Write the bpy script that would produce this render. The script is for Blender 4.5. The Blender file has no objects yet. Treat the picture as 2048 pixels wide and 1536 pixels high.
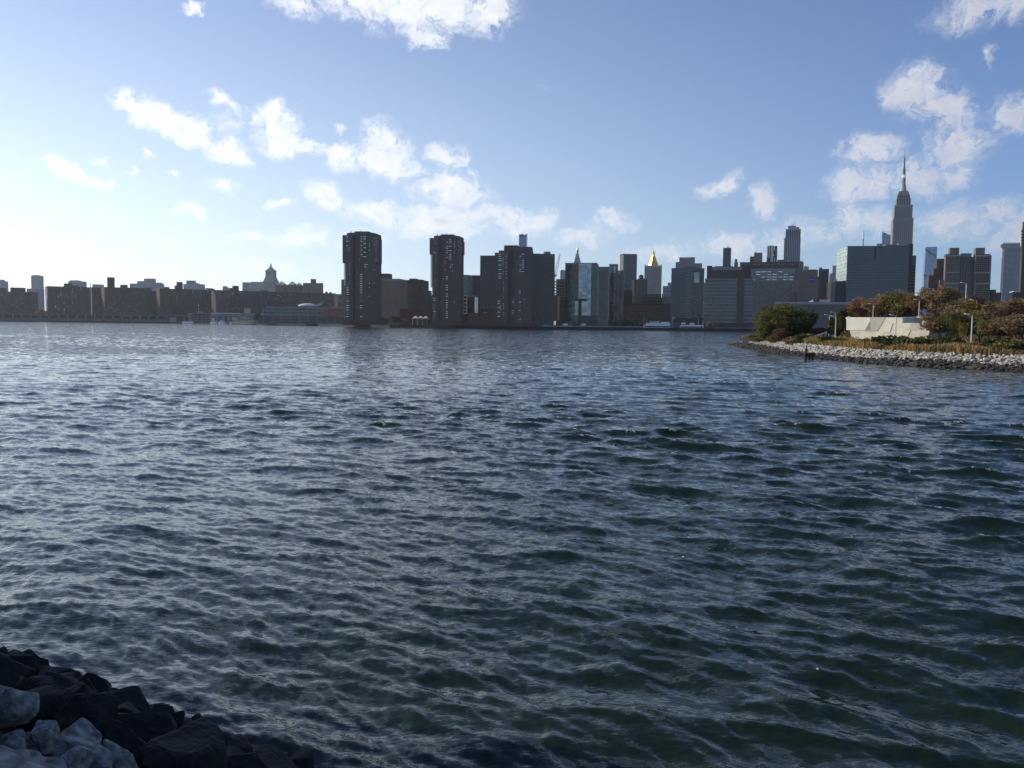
import bpy, bmesh, math, random
import numpy as np
from mathutils import Vector, Matrix, noise as mnoise
R = math.radians
rng = np.random.default_rng(7)
random.seed(7)
scene = bpy.context.scene
col = scene.collection

# ------------------------------------------------------------------ camera
FPX, CX, CY, CAMZ = 1720.0, 1024.0, 768.0, 6.0       # focal length and centre in photo pixels (2048 x 1536)
PITCH, ROLL = R(4.02), R(0.6)
_f = Vector((0, math.cos(PITCH), -math.sin(PITCH)))
_r0 = Vector((1, 0, 0)); _u0 = Vector((0, math.sin(PITCH), math.cos(PITCH)))
_r = _r0 * math.cos(ROLL) + _u0 * math.sin(ROLL)
_u = -_r0 * math.sin(ROLL) + _u0 * math.cos(ROLL)
cam = bpy.data.cameras.new('camera')
cam.sensor_width = 36; cam.lens = 36 * FPX / 2048
cam.clip_start = 0.1; cam.clip_end = 30000
camo = bpy.data.objects.new('camera', cam); col.objects.link(camo)
camo.matrix_world = Matrix(((_r.x, _u.x, -_f.x, 0), (_r.y, _u.y, -_f.y, 0), (_r.z, _u.z, -_f.z, CAMZ), (0, 0, 0, 1)))
scene.camera = camo

# ------------------------------------------------------------------ sun, sky, exposure
SUN_AZ, SUN_EL = R(-70), R(25)                       # azimuth from +Y, clockwise positive
sun_dir = Vector((math.sin(SUN_AZ) * math.cos(SUN_EL), math.cos(SUN_AZ) * math.cos(SUN_EL), math.sin(SUN_EL)))
sl = bpy.data.lights.new('sun', 'SUN'); sl.energy = 5.0; sl.angle = R(0.53); sl.color = (1.0, 0.90, 0.76)
so = bpy.data.objects.new('sun', sl); col.objects.link(so)
so.rotation_euler = (-sun_dir).to_track_quat('-Z', 'Y').to_euler()
scene.view_settings.view_transform = 'Standard'
scene.view_settings.look = 'None'
scene.view_settings.exposure = -0.32
scene.view_settings.gamma = 1
scene.view_settings.use_curve_mapping = False
scene.cycles.use_denoising = True
scene.cycles.max_bounces = 6
scene.cycles.diffuse_bounces = 2
scene.cycles.glossy_bounces = 3
scene.cycles.transmission_bounces = 3
scene.cycles.volume_bounces = 0
scene.cycles.sample_clamp_indirect = 6
SKY_STRENGTH = 0.076

def ray(px, py):
    """Direction through a photo pixel."""
    return _f * FPX + _r * (px - CX) + _u * (CY - py)
def on_plane(px, py, z=0.0):
    d = ray(px, py); t = (z - CAMZ) / d.z
    return Vector((d.x * t, d.y * t, z))
def at_dist(px, py, dist):
    """Point at a horizontal distance along a pixel's direction."""
    d = ray(px, py); t = dist / math.hypot(d.x, d.y)
    return Vector((d.x * t, d.y * t, CAMZ + d.z * t))

def build_world():
    w = bpy.data.worlds.new('World'); scene.world = w; w.use_nodes = True
    nt = w.node_tree; N = nt.nodes; L = nt.links
    for n in list(N): N.remove(n)
    out = N.new('ShaderNodeOutputWorld'); bg = N.new('ShaderNodeBackground')
    bg.inputs['Strength'].default_value = SKY_STRENGTH
    sky = N.new('ShaderNodeTexSky'); sky.sky_type = 'NISHITA'; sky.sun_disc = False
    sky.sun_elevation = SUN_EL; sky.sun_rotation = SUN_AZ
    sky.altitude = 0; sky.air_density = 0.9; sky.dust_density = 0.35; sky.ozone_density = 1.5
    def math_(op, a, b=None, c=None, clamp=False):
        n = N.new('ShaderNodeMath'); n.operation = op; n.use_clamp = clamp
        for i, v in enumerate((a, b, c)):
            if v is None: continue
            if isinstance(v, (int, float)): n.inputs[i].default_value = v
            else: L.new(v, n.inputs[i])
        return n.outputs[0]
    tc = N.new('ShaderNodeTexCoord'); sep = N.new('ShaderNodeSeparateXYZ')
    L.new(tc.outputs['Generated'], sep.inputs[0])
    X, Y, Z = sep.outputs
    deg = 180 / math.pi
    az = math_('MULTIPLY', math_('ARCTAN2', X, Y), deg)
    el = math_('MULTIPLY', math_('ARCSINE', Z), deg)
    # large soft warp so that no cloud keeps the outline of its ellipse
    def noise(scale, detail, rough, vec, w_=0.0, dist=0.0):
        n = N.new('ShaderNodeTexNoise'); n.noise_dimensions = '4D'
        n.inputs['Scale'].default_value = scale; n.inputs['Detail'].default_value = detail
        n.inputs['Roughness'].default_value = rough; n.inputs['W'].default_value = w_
        n.inputs['Distortion'].default_value = dist
        L.new(vec, n.inputs['Vector']); return n
    comb = N.new('ShaderNodeCombineXYZ'); L.new(az, comb.inputs[0]); L.new(el, comb.inputs[1])
    uv = comb.outputs[0]
    warp = noise(0.42, 6, 0.66, uv, 3.1)
    wsub = N.new('ShaderNodeVectorMath'); wsub.operation = 'SUBTRACT'; wsub.inputs[1].default_value = (.5, .5, .5)
    L.new(warp.outputs['Color'], wsub.inputs[0])
    wmul = N.new('ShaderNodeVectorMath'); wmul.operation = 'MULTIPLY'; wmul.inputs[1].default_value = (4.2, 2.8, 0)
    L.new(wsub.outputs[0], wmul.inputs[0])
    wadd = N.new('ShaderNodeVectorMath'); wadd.operation = 'ADD'
    L.new(uv, wadd.inputs[0]); L.new(wmul.outputs[0], wadd.inputs[1])
    uvw = wadd.outputs[0]
    CL = [ # photo pixel x, y, half width, half height, tilt (deg, down to the right), weight
        (860,15,175,66,0,1),(750,0,130,46,0,1),(600,2,70,34,0,.8),(970,22,72,58,0,1),(850,72,60,30,10,.9),
        (385,18,34,18,-15,.8),
        (300,220,85,34,22,1),(365,252,80,36,20,1),(440,300,60,32,12,1),(250,200,40,16,20,.8),(285,240,24,14,0,.9),
        (450,200,50,18,22,.8),(460,245,60,44,0,.42),(545,245,62,42,0,.9),(560,285,66,32,20,1),(605,302,60,20,-5,.9),
        (680,315,54,32,0,1),(668,258,16,14,0,.7),(770,285,60,44,30,1),(770,325,66,38,10,1),(890,315,54,26,-5,.95),
        (895,380,95,40,5,.95),(815,345,50,22,0,.75),(938,345,22,16,0,.6),(650,395,50,36,10,.95),(560,408,30,14,0,.8),
        (452,376,36,18,10,.8),(382,421,36,18,0,.8),(145,345,58,18,12,1),(212,358,34,13,0,.75),(206,318,18,11,0,.8),
        (298,308,20,11,10,.8),(262,343,12,7,0,.8),(360,355,18,10,0,.75),
        (760,430,90,30,0,.9),(900,442,160,38,0,1),(1030,440,90,34,0,1),(720,486,80,30,0,.6),(585,476,80,28,-5,.8),
        (480,476,70,18,0,.7),(120,482,60,16,0,.55),(540,530,120,22,0,.5),(340,490,30,12,0,.5),
        (1440,373,54,22,-16,.9),(1530,405,48,40,10,.9),(1225,440,48,26,0,.85),(1170,474,80,30,0,.6),(1092,178,22,14,20,.3),(1385,165,20,12,-30,.25),
        (1835,175,78,58,10,1),(1890,225,95,64,20,1),(1925,290,84,60,0,1),(2040,225,70,50,0,1),(1735,300,80,36,0,.95),
        (1735,365,115,40,-5,1),(1850,350,85,55,0,.72),(1690,440,54,44,0,1),(1910,355,56,28,0,.9),(1992,110,22,26,0,.7),
        (1955,15,110,54,-10,.9),(2050,5,70,44,0,.8),(1915,55,40,22,0,.6),
        (1500,492,190,40,0,.62),(1620,470,110,44,0,.7),(1900,450,200,55,0,.68),(1990,430,90,40,0,.9),(2050,470,90,60,0,.8),(1760,450,110,40,0,.7),(1330,505,130,28,0,.5),
        # the same sort of clouds going on outside the frame
        (-200,250,120,50,20,1),(-320,420,140,40,0,.9),(2250,150,140,90,10,1),(2300,380,160,70,0,1),(1300,-330,260,90,0,1),
        (500,-380,200,80,15,1),(1750,-300,170,100,0,1),(100,-260,110,50,10,.9),(2400,-150,200,110,0,1),(-300,-60,120,60,10,1)]
    mask = None
    for (px, py, rx, ry, tilt, wt) in CL:
        d = ray(px, py).normalized()
        a0 = math.degrees(math.atan2(d.x, d.y)); e0 = math.degrees(math.asin(d.z))
        dx = ray(px + 5, py).normalized(); k = abs(math.degrees(math.atan2(dx.x, dx.y)) - a0) / 5
        dy = ray(px, py - 5).normalized(); ky = abs(math.degrees(math.asin(dy.z)) - e0) / 5
        mp = N.new('ShaderNodeMapping'); mp.vector_type = 'TEXTURE'
        mp.inputs['Location'].default_value = (a0, e0, 0)
        mp.inputs['Rotation'].default_value = (0, 0, -R(tilt))
        mp.inputs['Scale'].default_value = (rx * k * 1.32, ry * ky * 1.32, 1)
        L.new(uvw, mp.inputs['Vector'])
        g = N.new('ShaderNodeTexGradient'); g.gradient_type = 'SPHERICAL'
        L.new(mp.outputs[0], g.inputs[0])
        v = math_('MULTIPLY', g.outputs['Fac'], wt)
        mask = v if mask is None else math_('SMOOTH_MAX', mask, v, 0.08)
    # distant sky all round: scattered clouds of the same kind beyond the frame
    gen = noise(0.085, 3, 0.5, uv, 11.0)
    far = math_('MULTIPLY', math_('SUBTRACT', gen.outputs['Fac'], 0.60), 3.0, clamp=True)
    outside = math_('GREATER_THAN', math_('ABSOLUTE', math_('SUBTRACT', az, 0)), 40)
    outside2 = math_('GREATER_THAN', el, 32)
    far = math_('MULTIPLY', far, math_('MAXIMUM', outside, outside2))
    mask = math_('MAXIMUM', mask, far)
    fb = noise(0.55, 9, 0.60, uvw, 1.7, 0.25)
    fb2 = noise(2.2, 7, 0.62, uvw, 5.0, 0.2)
    fbm = math_('ADD', math_('MULTIPLY', math_('SUBTRACT', fb.outputs['Fac'], .5), 2.3), math_('MULTIPLY', math_('SUBTRACT', fb2.outputs['Fac'], .5), 1.9))
    body = math_('ADD', mask, math_('MULTIPLY', fbm, math_('ADD', math_('MULTIPLY', mask, 1.15), .10)))
    den = N.new('ShaderNodeMapRange'); den.interpolation_type = 'SMOOTHSTEP'
    den.inputs['From Min'].default_value = 0.10; den.inputs['From Max'].default_value = 0.95
    L.new(body, den.inputs['Value'])
    density = den.outputs[0]
    # thick middles turn a little grey, thin rims stay bright
    thick = N.new('ShaderNodeMapRange'); thick.interpolation_type = 'SMOOTHSTEP'
    thick.inputs['From Min'].default_value = 0.35; thick.inputs['From Max'].default_value = 1.15
    L.new(body, thick.inputs['Value'])
    # brightness of cloud by angle from the sun
    sd = N.new('ShaderNodeVectorMath'); sd.operation = 'DOT_PRODUCT'; sd.inputs[1].default_value = sun_dir
    L.new(tc.outputs['Generated'], sd.inputs[0])
    glow = N.new('ShaderNodeMapRange'); glow.inputs['From Min'].default_value = -0.1; glow.inputs['From Max'].default_value = 0.85
    glow.inputs['To Min'].default_value = 0.0; glow.inputs['To Max'].default_value = 1.0
    L.new(sd.outputs['Value'], glow.inputs['Value'])
    lit = N.new('ShaderNodeMix'); lit.data_type = 'RGBA'
    lit.inputs['A'].default_value = (12.2, 12.2, 13.2, 1); lit.inputs['B'].default_value = (26, 26, 25.4, 1)
    L.new(glow.outputs[0], lit.inputs['Factor'])
    shd = N.new('ShaderNodeMix'); shd.data_type = 'RGBA'
    shd.inputs['A'].default_value = (8.2, 8.5, 10.2, 1); shd.inputs['B'].default_value = (17.5, 17.9, 18.6, 1)
    L.new(glow.outputs[0], shd.inputs['Factor'])
    fb3 = noise(0.8, 6, 0.6, uvw, 9.0)
    tk = math_('MULTIPLY', thick.outputs[0], math_('MULTIPLY_ADD', fb3.outputs['Fac'], 2.4, -0.6), clamp=True)
    cc = N.new('ShaderNodeMix'); cc.data_type = 'RGBA'
    L.new(tk, cc.inputs['Factor']); L.new(lit.outputs['Result'], cc.inputs['A']); L.new(shd.outputs['Result'], cc.inputs['B'])
    fin = N.new('ShaderNodeMix'); fin.data_type = 'RGBA'
    up = N.new('ShaderNodeMapRange'); up.inputs['From Min'].default_value = 0.0; up.inputs['From Max'].default_value = 1.5
    L.new(el, up.inputs['Value'])
    L.new(math_('MULTIPLY', math_('MULTIPLY', density, 0.84), up.outputs[0]), fin.inputs['Factor'])
    wb = N.new('ShaderNodeMix'); wb.data_type = 'RGBA'; wb.blend_type = 'MULTIPLY'; wb.inputs['Factor'].default_value = 1   # the phone's cool white balance
    wb.inputs['B'].default_value = (0.90, 1.36, 2.06, 1); L.new(sky.outputs[0], wb.inputs['A'])
    low = math_('POWER', 2.718, math_('MULTIPLY', math_('MAXIMUM', el, 0.0), -0.082))
    hz = N.new('ShaderNodeMix'); hz.data_type = 'RGBA'; hz.inputs['A'].default_value = (10.2, 12.0, 14.4, 1); hz.inputs['B'].default_value = (29.0, 30.4, 29.2, 1)
    L.new(glow.outputs[0], hz.inputs['Factor'])
    pale = N.new('ShaderNodeMix'); pale.data_type = 'RGBA'
    L.new(math_('MULTIPLY', low, math_('MULTIPLY_ADD', glow.outputs[0], 0.62, 0.32)), pale.inputs['Factor'])
    L.new(wb.outputs['Result'], pale.inputs['A']); L.new(hz.outputs['Result'], pale.inputs['B'])
    L.new(pale.outputs['Result'], fin.inputs['A']); L.new(cc.outputs['Result'], fin.inputs['B'])
    L.new(fin.outputs['Result'], bg.inputs['Color']); L.new(bg.outputs[0], out.inputs[0])
    w.cycles.sampling_method = 'MANUAL'; w.cycles.sample_map_resolution = 512
build_world()

# ------------------------------------------------------------------ helpers
MATS = {}
def mat(name, color, rough=0.85, vary=0.12, scale=0.25, metal=0.0, spec=0.4, bump=0.0, bscale=8.0, color2=None):
    if name in MATS: return MATS[name]
    m = bpy.data.materials.new(name); m.use_nodes = True
    nt = m.node_tree; N = nt.nodes; L = nt.links
    b = N['Principled BSDF']
    b.inputs['Roughness'].default_value = rough; b.inputs['Metallic'].default_value = metal
    b.inputs['Specular IOR Level'].default_value = spec
    tc = N.new('ShaderNodeTexCoord')
    nz = N.new('ShaderNodeTexNoise'); nz.inputs['Scale'].default_value = scale; nz.inputs['Detail'].default_value = 5
    L.new(tc.outputs['Object'], nz.inputs['Vector'])
    mx = N.new('ShaderNodeMix'); mx.data_type = 'RGBA'
    c = Vector(color)
    if color2 is None:
        mx.inputs['A'].default_value = (*(c * (1 - vary)), 1); mx.inputs['B'].default_value = (*[min(1, q) for q in c * (1 + vary)], 1)
    else:
        mx.inputs['A'].default_value = (*color, 1); mx.inputs['B'].default_value = (*color2, 1)
    mr = N.new('ShaderNodeMapRange'); mr.inputs['From Min'].default_value = .35; mr.inputs['From Max'].default_value = .65
    L.new(nz.outputs['Fac'], mr.inputs['Value']); L.new(mr.outputs[0], mx.inputs['Factor'])
    L.new(mx.outputs['Result'], b.inputs['Base Color'])
    if bump:
        n2 = N.new('ShaderNodeTexNoise'); n2.inputs['Scale'].default_value = bscale; n2.inputs['Detail'].default_value = 6
        L.new(tc.outputs['Object'], n2.inputs['Vector'])
        bp = N.new('ShaderNodeBump'); bp.inputs['Strength'].default_value = 1; bp.inputs['Distance'].default_value = bump
        L.new(n2.outputs['Fac'], bp.inputs['Height']); L.new(bp.outputs[0], b.inputs['Normal'])
    MATS[name] = m
    return m

class MB:
    """Collects boxes, prisms, tubes; build() links them as one mesh."""
    def __init__(s): s.v = []; s.f = []
    def add(s, vs, fs):
        n = len(s.v); s.v += [tuple(v) for v in vs]; s.f += [tuple(i + n for i in f) for f in fs]; return s
    def box(s, x0, x1, y0, y1, z0, z1):
        return s.add([(x0,y0,z0),(x1,y0,z0),(x1,y1,z0),(x0,y1,z0),(x0,y0,z1),(x1,y0,z1),(x1,y1,z1),(x0,y1,z1)],
              [(3,2,1,0),(4,5,6,7),(0,1,5,4),(1,2,6,5),(2,3,7,6),(3,0,4,7)])
    def prism(s, bottom, top):
        """Two rings of equal length."""
        n = len(bottom)
        return s.add(list(bottom) + list(top), [tuple(range(n))[::-1], tuple(range(n, 2 * n))] + [(i, (i + 1) % n, n + (i + 1) % n, n + i) for i in range(n)])
    def frustum(s, x, y, z0, z1, hx0, hy0, hx1, hy1):
        q = ((-1,-1),(1,-1),(1,1),(-1,1))
        return s.prism([(x + a*hx0, y + b*hy0, z0) for a, b in q], [(x + a*hx1, y + b*hy1, z1) for a, b in q])
    def lathe(s, prof, n=10, x=0, y=0):
        """prof: list of (radius, z)."""
        base = len(s.v)
        for (r, z) in prof:
            for i in range(n):
                a = 2 * math.pi * i / n; s.v.append((x + r*math.cos(a), y + r*math.sin(a), z))
        for k in range(len(prof) - 1):
            for i in range(n):
                a = base + k*n + i; b = base + k*n + (i+1) % n
                s.f.append((a, b, b + n, a + n))
        s.f.append(tuple(base + i for i in range(n))[::-1]); s.f.append(tuple(base + (len(prof)-1)*n + i for i in range(n)))
        return s
    def tube(s, pts, radii, n=6):
        base = len(s.v); m = len(pts)
        for k, p in enumerate(pts):
            p = Vector(p); d = (Vector(pts[min(k+1, m-1)]) - Vector(pts[max(k-1, 0)])).normalized()
            a = d.orthogonal().normalized(); b = d.cross(a)
            for i in range(n):
                t = 2*math.pi*i/n; s.v.append(tuple(p + (a*math.cos(t) + b*math.sin(t)) * radii[k]))
        for k in range(m-1):
            for i in range(n):
                a = base + k*n + i; b = base + k*n + (i+1) % n
                s.f.append((a, b, b+n, a+n))
        s.f.append(tuple(base+i for i in range(n))[::-1]); s.f.append(tuple(base+(m-1)*n+i for i in range(n)))
        return s
    def mesh(s, name):
        me = bpy.data.meshes.new(name); me.from_pydata(s.v, [], s.f); me.update(); return me
    def build(s, name, m, parent=None, smooth=False):
        me = s.mesh(name)
        if smooth: me.polygons.foreach_set('use_smooth', [True] * len(me.polygons))
        return link(name, me, m, parent)

def link(name, me, m=None, parent=None):
    o = bpy.data.objects.new(name, me); col.objects.link(o)
    if m is not None:
        if not me.materials: me.materials.append(m)
        elif me.materials[0] is not m:
            o.material_slots[0].link = 'OBJECT'; o.material_slots[0].material = m
    if parent is not None: o.parent = parent
    return o
def tag(o, label=None, cat=None, group=None, kind=None):
    if label: o['label'] = label
    if cat: o['category'] = cat
    if group: o['group'] = group
    if kind: o['kind'] = kind
    return o
def empty(name, loc, rz=0.0, label=None, cat=None, group=None):
    o = bpy.data.objects.new(name, None); col.objects.link(o)
    o.location = loc; o.rotation_euler = (0, 0, rz); o.empty_display_size = 1
    return tag(o, label, cat, group)
def np_mesh(name, V, F):
    """V (n,3), F (m,k) numpy arrays."""
    me = bpy.data.meshes.new(name)
    V = np.asarray(V, np.float32); F = np.asarray(F, np.int32); k = F.shape[1]
    me.vertices.add(len(V)); me.vertices.foreach_set('co', V.ravel())
    me.loops.add(F.size); me.loops.foreach_set('vertex_index', F.ravel())
    me.polygons.add(len(F)); me.polygons.foreach_set('loop_start', np.arange(0, F.size, k, dtype=np.int32))
    me.polygons.foreach_set('loop_total', np.full(len(F), k, np.int32))
    me.update(calc_edges=True); me.validate(); return me

# ------------------------------------------------------------------ water
def wave_tile(L, n, lam, wdir, std, seed, power=3.6, spread=3, lmin=0.15, floor=.02):
    g = np.random.default_rng(seed)
    k1 = np.fft.fftfreq(n, L / n) * 2 * np.pi
    kx, ky = np.meshgrid(k1, k1, indexing='ij'); k = np.hypot(kx, ky); k[0, 0] = 1e-6
    kp = 2 * np.pi / lam
    S = k ** (-power) * np.exp(-1.1 * (kp / k) ** 2) * np.exp(-(k * lmin / 6.28) ** 2)
    c = (kx * wdir[0] + ky * wdir[1]) / k
    S *= np.abs(c) ** (2 * spread) * np.where(c > 0, 1, .12) + floor
    S[0, 0] = 0
    h = (g.normal(size=(n, n)) + 1j * g.normal(size=(n, n))) * np.sqrt(S)
    H = np.fft.ifft2(h).real; sc = std / H.std(); h = h * sc; H = H * sc
    DX = np.fft.ifft2(-1j * kx / k * h).real; DY = np.fft.ifft2(-1j * ky / k * h).real
    return dict(L=L, n=n, H=H, X=DX, Y=DY, h=h, kx=kx, ky=ky, k=k)
def jacobian(t, chop):
    a = np.fft.ifft2(t['kx'] ** 2 / t['k'] * t['h']).real * chop
    b = np.fft.ifft2(t['ky'] ** 2 / t['k'] * t['h']).real * chop
    c = np.fft.ifft2(t['kx'] * t['ky'] / t['k'] * t['h']).real * chop
    return (1 + a) * (1 + b) - c * c
def sample(A, L, x, y):
    n = A.shape[0]; u = x / L * n; v = y / L * n
    i = np.floor(u).astype(int); j = np.floor(v).astype(int); fu = u - i; fv = v - j
    i0 = i % n; i1 = (i + 1) % n; j0 = j % n; j1 = (j + 1) % n
    return (A[i0, j0] * (1-fu) * (1-fv) + A[i1, j0] * fu * (1-fv) + A[i0, j1] * (1-fu) * fv + A[i1, j1] * fu * fv)

def water_material():
    m = bpy.data.materials.new('river_water'); m.use_nodes = True
    nt = m.node_tree; N = nt.nodes; L = nt.links; b = N['Principled BSDF']
    b.inputs['Roughness'].default_value = 0.09; b.inputs['IOR'].default_value = 1.333; b.inputs['Specular Tint'].default_value = (.82, .95, .76, 1)
    tc = N.new('ShaderNodeTexCoord'); geo = N.new('ShaderNodeNewGeometry')
    lod = N.new('ShaderNodeAttribute'); lod.attribute_name = 'coarse'
    foam = N.new('ShaderNodeAttribute'); foam.attribute_name = 'foam'
    def vm(op, a, b_=None, s=None):
        n = N.new('ShaderNodeVectorMath'); n.operation = op
        for i, q in enumerate((a, b_)):
            if q is None: continue
            if isinstance(q, tuple): n.inputs[i].default_value = q
            else: L.new(q, n.inputs[i])
        if s is not None:
            if isinstance(s, float): n.inputs['Scale'].default_value = s
            else: L.new(s, n.inputs['Scale'])
        return n.outputs[0]
    def ma(op, a, b_=None, clamp=False):
        n = N.new('ShaderNodeMath'); n.operation = op; n.use_clamp = clamp
        for i, q in enumerate((a, b_)):
            if q is None: continue
            if isinstance(q, float): n.inputs[i].default_value = q
            else: L.new(q, n.inputs[i])
        return n.outputs[0]
    mp = N.new('ShaderNodeMapping'); mp.inputs['Rotation'].default_value = (0, 0, R(-30)); mp.inputs['Scale'].default_value = (0.45, 1.3, 1)
    L.new(tc.outputs['Object'], mp.inputs[0])
    def slope(scale, detail, rough):
        n = N.new('ShaderNodeTexNoise'); n.inputs['Scale'].default_value = scale; n.inputs['Detail'].default_value = detail
        n.inputs['Roughness'].default_value = rough; n.inputs['Distortion'].default_value = 0.4
        L.new(mp.outputs[0], n.inputs['Vector'])
        return vm('MULTIPLY', vm('SUBTRACT', n.outputs['Color'], (.5, .5, .5)), (1, 1, 0))
    gust = N.new('ShaderNodeTexNoise'); gust.inputs['Scale'].default_value = 0.03; gust.inputs['Detail'].default_value = 3
    L.new(tc.outputs['Object'], gust.inputs['Vector'])
    gm = N.new('ShaderNodeMapRange'); gm.inputs['From Min'].default_value = .35; gm.inputs['From Max'].default_value = .65
    gm.inputs['To Min'].default_value = 0.26; gm.inputs['To Max'].default_value = 0.55
    L.new(gust.outputs['Fac'], gm.inputs['Value'])
    fine = vm('SCALE', vm('ADD', vm('SCALE', slope(13.0, 4, .6), None, 1.25), vm('SCALE', slope(3.6, 3, .6), None, 0.85)), None, gm.outputs[0])
    mid = vm('SCALE', slope(0.9, 3, .6), None, ma('MULTIPLY', lod.outputs['Fac'], 1.35))
    nn = vm('NORMALIZE', vm('ADD', vm('ADD', geo.outputs['Normal'], fine), mid))
    L.new(nn, b.inputs['Normal'])
    # foam: whitecaps from the folding crests and drifting flecks
    vo = N.new('ShaderNodeTexVoronoi'); vo.inputs['Scale'].default_value = 1.6; vo.inputs['Randomness'].default_value = 1
    L.new(tc.outputs['Object'], vo.inputs['Vector'])
    fl = N.new('ShaderNodeTexNoise'); fl.inputs['Scale'].default_value = 0.25; fl.inputs['Detail'].default_value = 2
    L.new(tc.outputs['Object'], fl.inputs['Vector'])
    fk = ma('MULTIPLY', ma('LESS_THAN', vo.outputs['Distance'], 0.045), ma('GREATER_THAN', fl.outputs['Fac'], 0.60))
    br = N.new('ShaderNodeTexNoise'); br.inputs['Scale'].default_value = 14; br.inputs['Detail'].default_value = 4
    L.new(tc.outputs['Object'], br.inputs['Vector'])
    wc = ma('MULTIPLY', foam.outputs['Fac'], ma('GREATER_THAN', br.outputs['Fac'], 0.5))
    fo = ma('MAXIMUM', ma('MULTIPLY', fk, 0.7), wc, True)
    mx = N.new('ShaderNodeMix'); mx.data_type = 'RGBA'
    mx.inputs['A'].default_value = (0.011, 0.022, 0.014, 1); mx.inputs['B'].default_value = (0.7, 0.72, 0.70, 1)
    L.new(fo, mx.inputs['Factor']); L.new(mx.outputs['Result'], b.inputs['Base Color'])
    rr = N.new('ShaderNodeMapRange'); rr.inputs['To Min'].default_value = 0.05; rr.inputs['To Max'].default_value = 0.8
    L.new(fo, rr.inputs['Value']); L.new(rr.outputs[0], b.inputs['Roughness'])
    return m

def build_water():
    wd = (-0.34, -0.94)
    A = wave_tile(83.0, 1024, 3.4, wd, 0.072, 3, power=4.1, spread=5, lmin=.16)
    B = wave_tile(41.3, 1024, 1.1, (-0.42, -0.91), 0.015, 5, power=3.5, spread=3, lmin=.08)
    C = wave_tile(23.0, 512, 3.0, (-0.80, -0.60), 0.046, 9, power=5, spread=7, lmin=.4)
    rad = [5.0]
    while rad[-1] < 2600: rad.append(rad[-1] + 0.035 + 0.0046 * rad[-1])
    rad = np.array(rad); az = np.radians(np.arange(-52, 52.01, 0.125))
    Rr, Aa = np.meshgrid(rad, az, indexing='ij')
    x = Rr * np.sin(Aa); y = Rr * np.cos(Aa)
    ca, sa = math.cos(.31), math.sin(.31)
    xb, yb = x * ca - y * sa, x * sa + y * ca
    gn = np.random.default_rng(21)
    amp = np.ones_like(x)
    for _ in range(7):
        kx, ky = gn.normal(size=2) * 0.055; amp += 0.12 * np.sin(kx * x + ky * y + gn.uniform(0, 6.28))
    amp = np.clip(amp, .45, 1.5)
    fade = np.clip(1.12 - Rr / 190, .24, 1)
    z = (sample(A['H'], A['L'], x, y) * amp + sample(C['H'], C['L'] * 2.7, xb, yb)) * fade
    zb = sample(B['H'], B['L'], xb, yb) * np.clip(1.3 - Rr / 120, 0, 1)
    ch = -1.1 * np.clip(1.2 - Rr / 260, 0, 1)
    dx = sample(A['X'], A['L'], x, y) * amp; dy = sample(A['Y'], A['L'], x, y) * amp
    J = sample(jacobian(A, -1.1), A['L'], x, y)
    near = Rr < 120; thr = np.quantile(J[near], 0.003)
    foam = np.clip((thr + .03 - J) / .05, 0, 1) * (amp > 1.0)
    V = np.stack([x + ch * dx, y + ch * dy, z + zb], -1).reshape(-1, 3)
    n, m = Rr.shape
    idx = np.arange(n * m).reshape(n, m)
    F = np.stack([idx[:-1, :-1], idx[:-1, 1:], idx[1:, 1:], idx[1:, :-1]], -1).reshape(-1, 4)
    me = np_mesh('river', V, F[:, ::-1])
    me.polygons.foreach_set('use_smooth', np.ones(len(F), bool))
    for nm, arr in (('coarse', np.clip((Rr - 25) / 160, 0, 1)), ('foam', foam)):
        at = me.attributes.new(nm, 'FLOAT', 'POINT'); at.data.foreach_set('value', arr.astype(np.float32).ravel())
    o = link('river', me, water_material()); tag(o, 'dark green choppy river with wind waves', 'river', kind='structure')
    # river bed below, wider than the surface
    bm = MB(); bm.add([(-6300, -400, -6), (6300, -400, -6), (6300, 5600, -6), (-6300, 5600, -6)], [(0, 1, 2, 3)])
    o = bm.build('river_bed', mat('river_mud', (.03, .035, .025))); tag(o, 'dark mud under the river', 'river bed', kind='structure')
build_water()

# ------------------------------------------------------------------ far shore
GROUND = 2.2
def shore_material():
    return mat('city_ground', (.05, .052, .045), .95, .25, .02)
def build_shore():
    pts = [on_plane(px, py, 0) for px, py in ((-420, 637.8), (-200, 639.9), (0, 642.3), (160, 643.9), (330, 645.9), (500, 648.6), (600, 650.5), (660, 652.1), (720, 653.9), (780, 655.2), (900, 656.8), (1100, 658.9), (1300, 661), (1480, 662.9), (1700, 665.3), (2048, 668.9), (2600, 674.9))]
    bk = [(p.x * 3.2, 5600) for i, p in enumerate(pts)]
    n = len(pts); m = MB()
    m.add([(p.x, p.y, GROUND) for p in pts] + [(b[0], b[1], GROUND) for b in bk], [(i, i + 1, n + i + 1, n + i) for i in range(n - 1)])
    tag(m.build('city_ground', shore_material()), 'grey ground of the far city shore', 'ground', kind='structure')
    w = MB()
    for i in range(n - 1):
        a, b = pts[i], pts[i + 1]
        w.add([(a.x, a.y, -5), (b.x, b.y, -5), (b.x, b.y, GROUND + .9), (a.x, a.y, GROUND + .9), (a.x, a.y + 1.2, GROUND + .9), (b.x, b.y + 1.2, GROUND + .9), (a.x, a.y + 1.2, GROUND - .2), (b.x, b.y + 1.2, GROUND - .2)],
              [(0, 1, 2, 3), (3, 2, 5, 4), (4, 5, 7, 6)])
    tag(w.build('seawall', mat('seawall_stone', (.014, .015, .015), .9, .3, .05)), 'dark stone seawall along the far shore', 'seawall', kind='structure')
    return pts
SHORE = build_shore()

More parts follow.
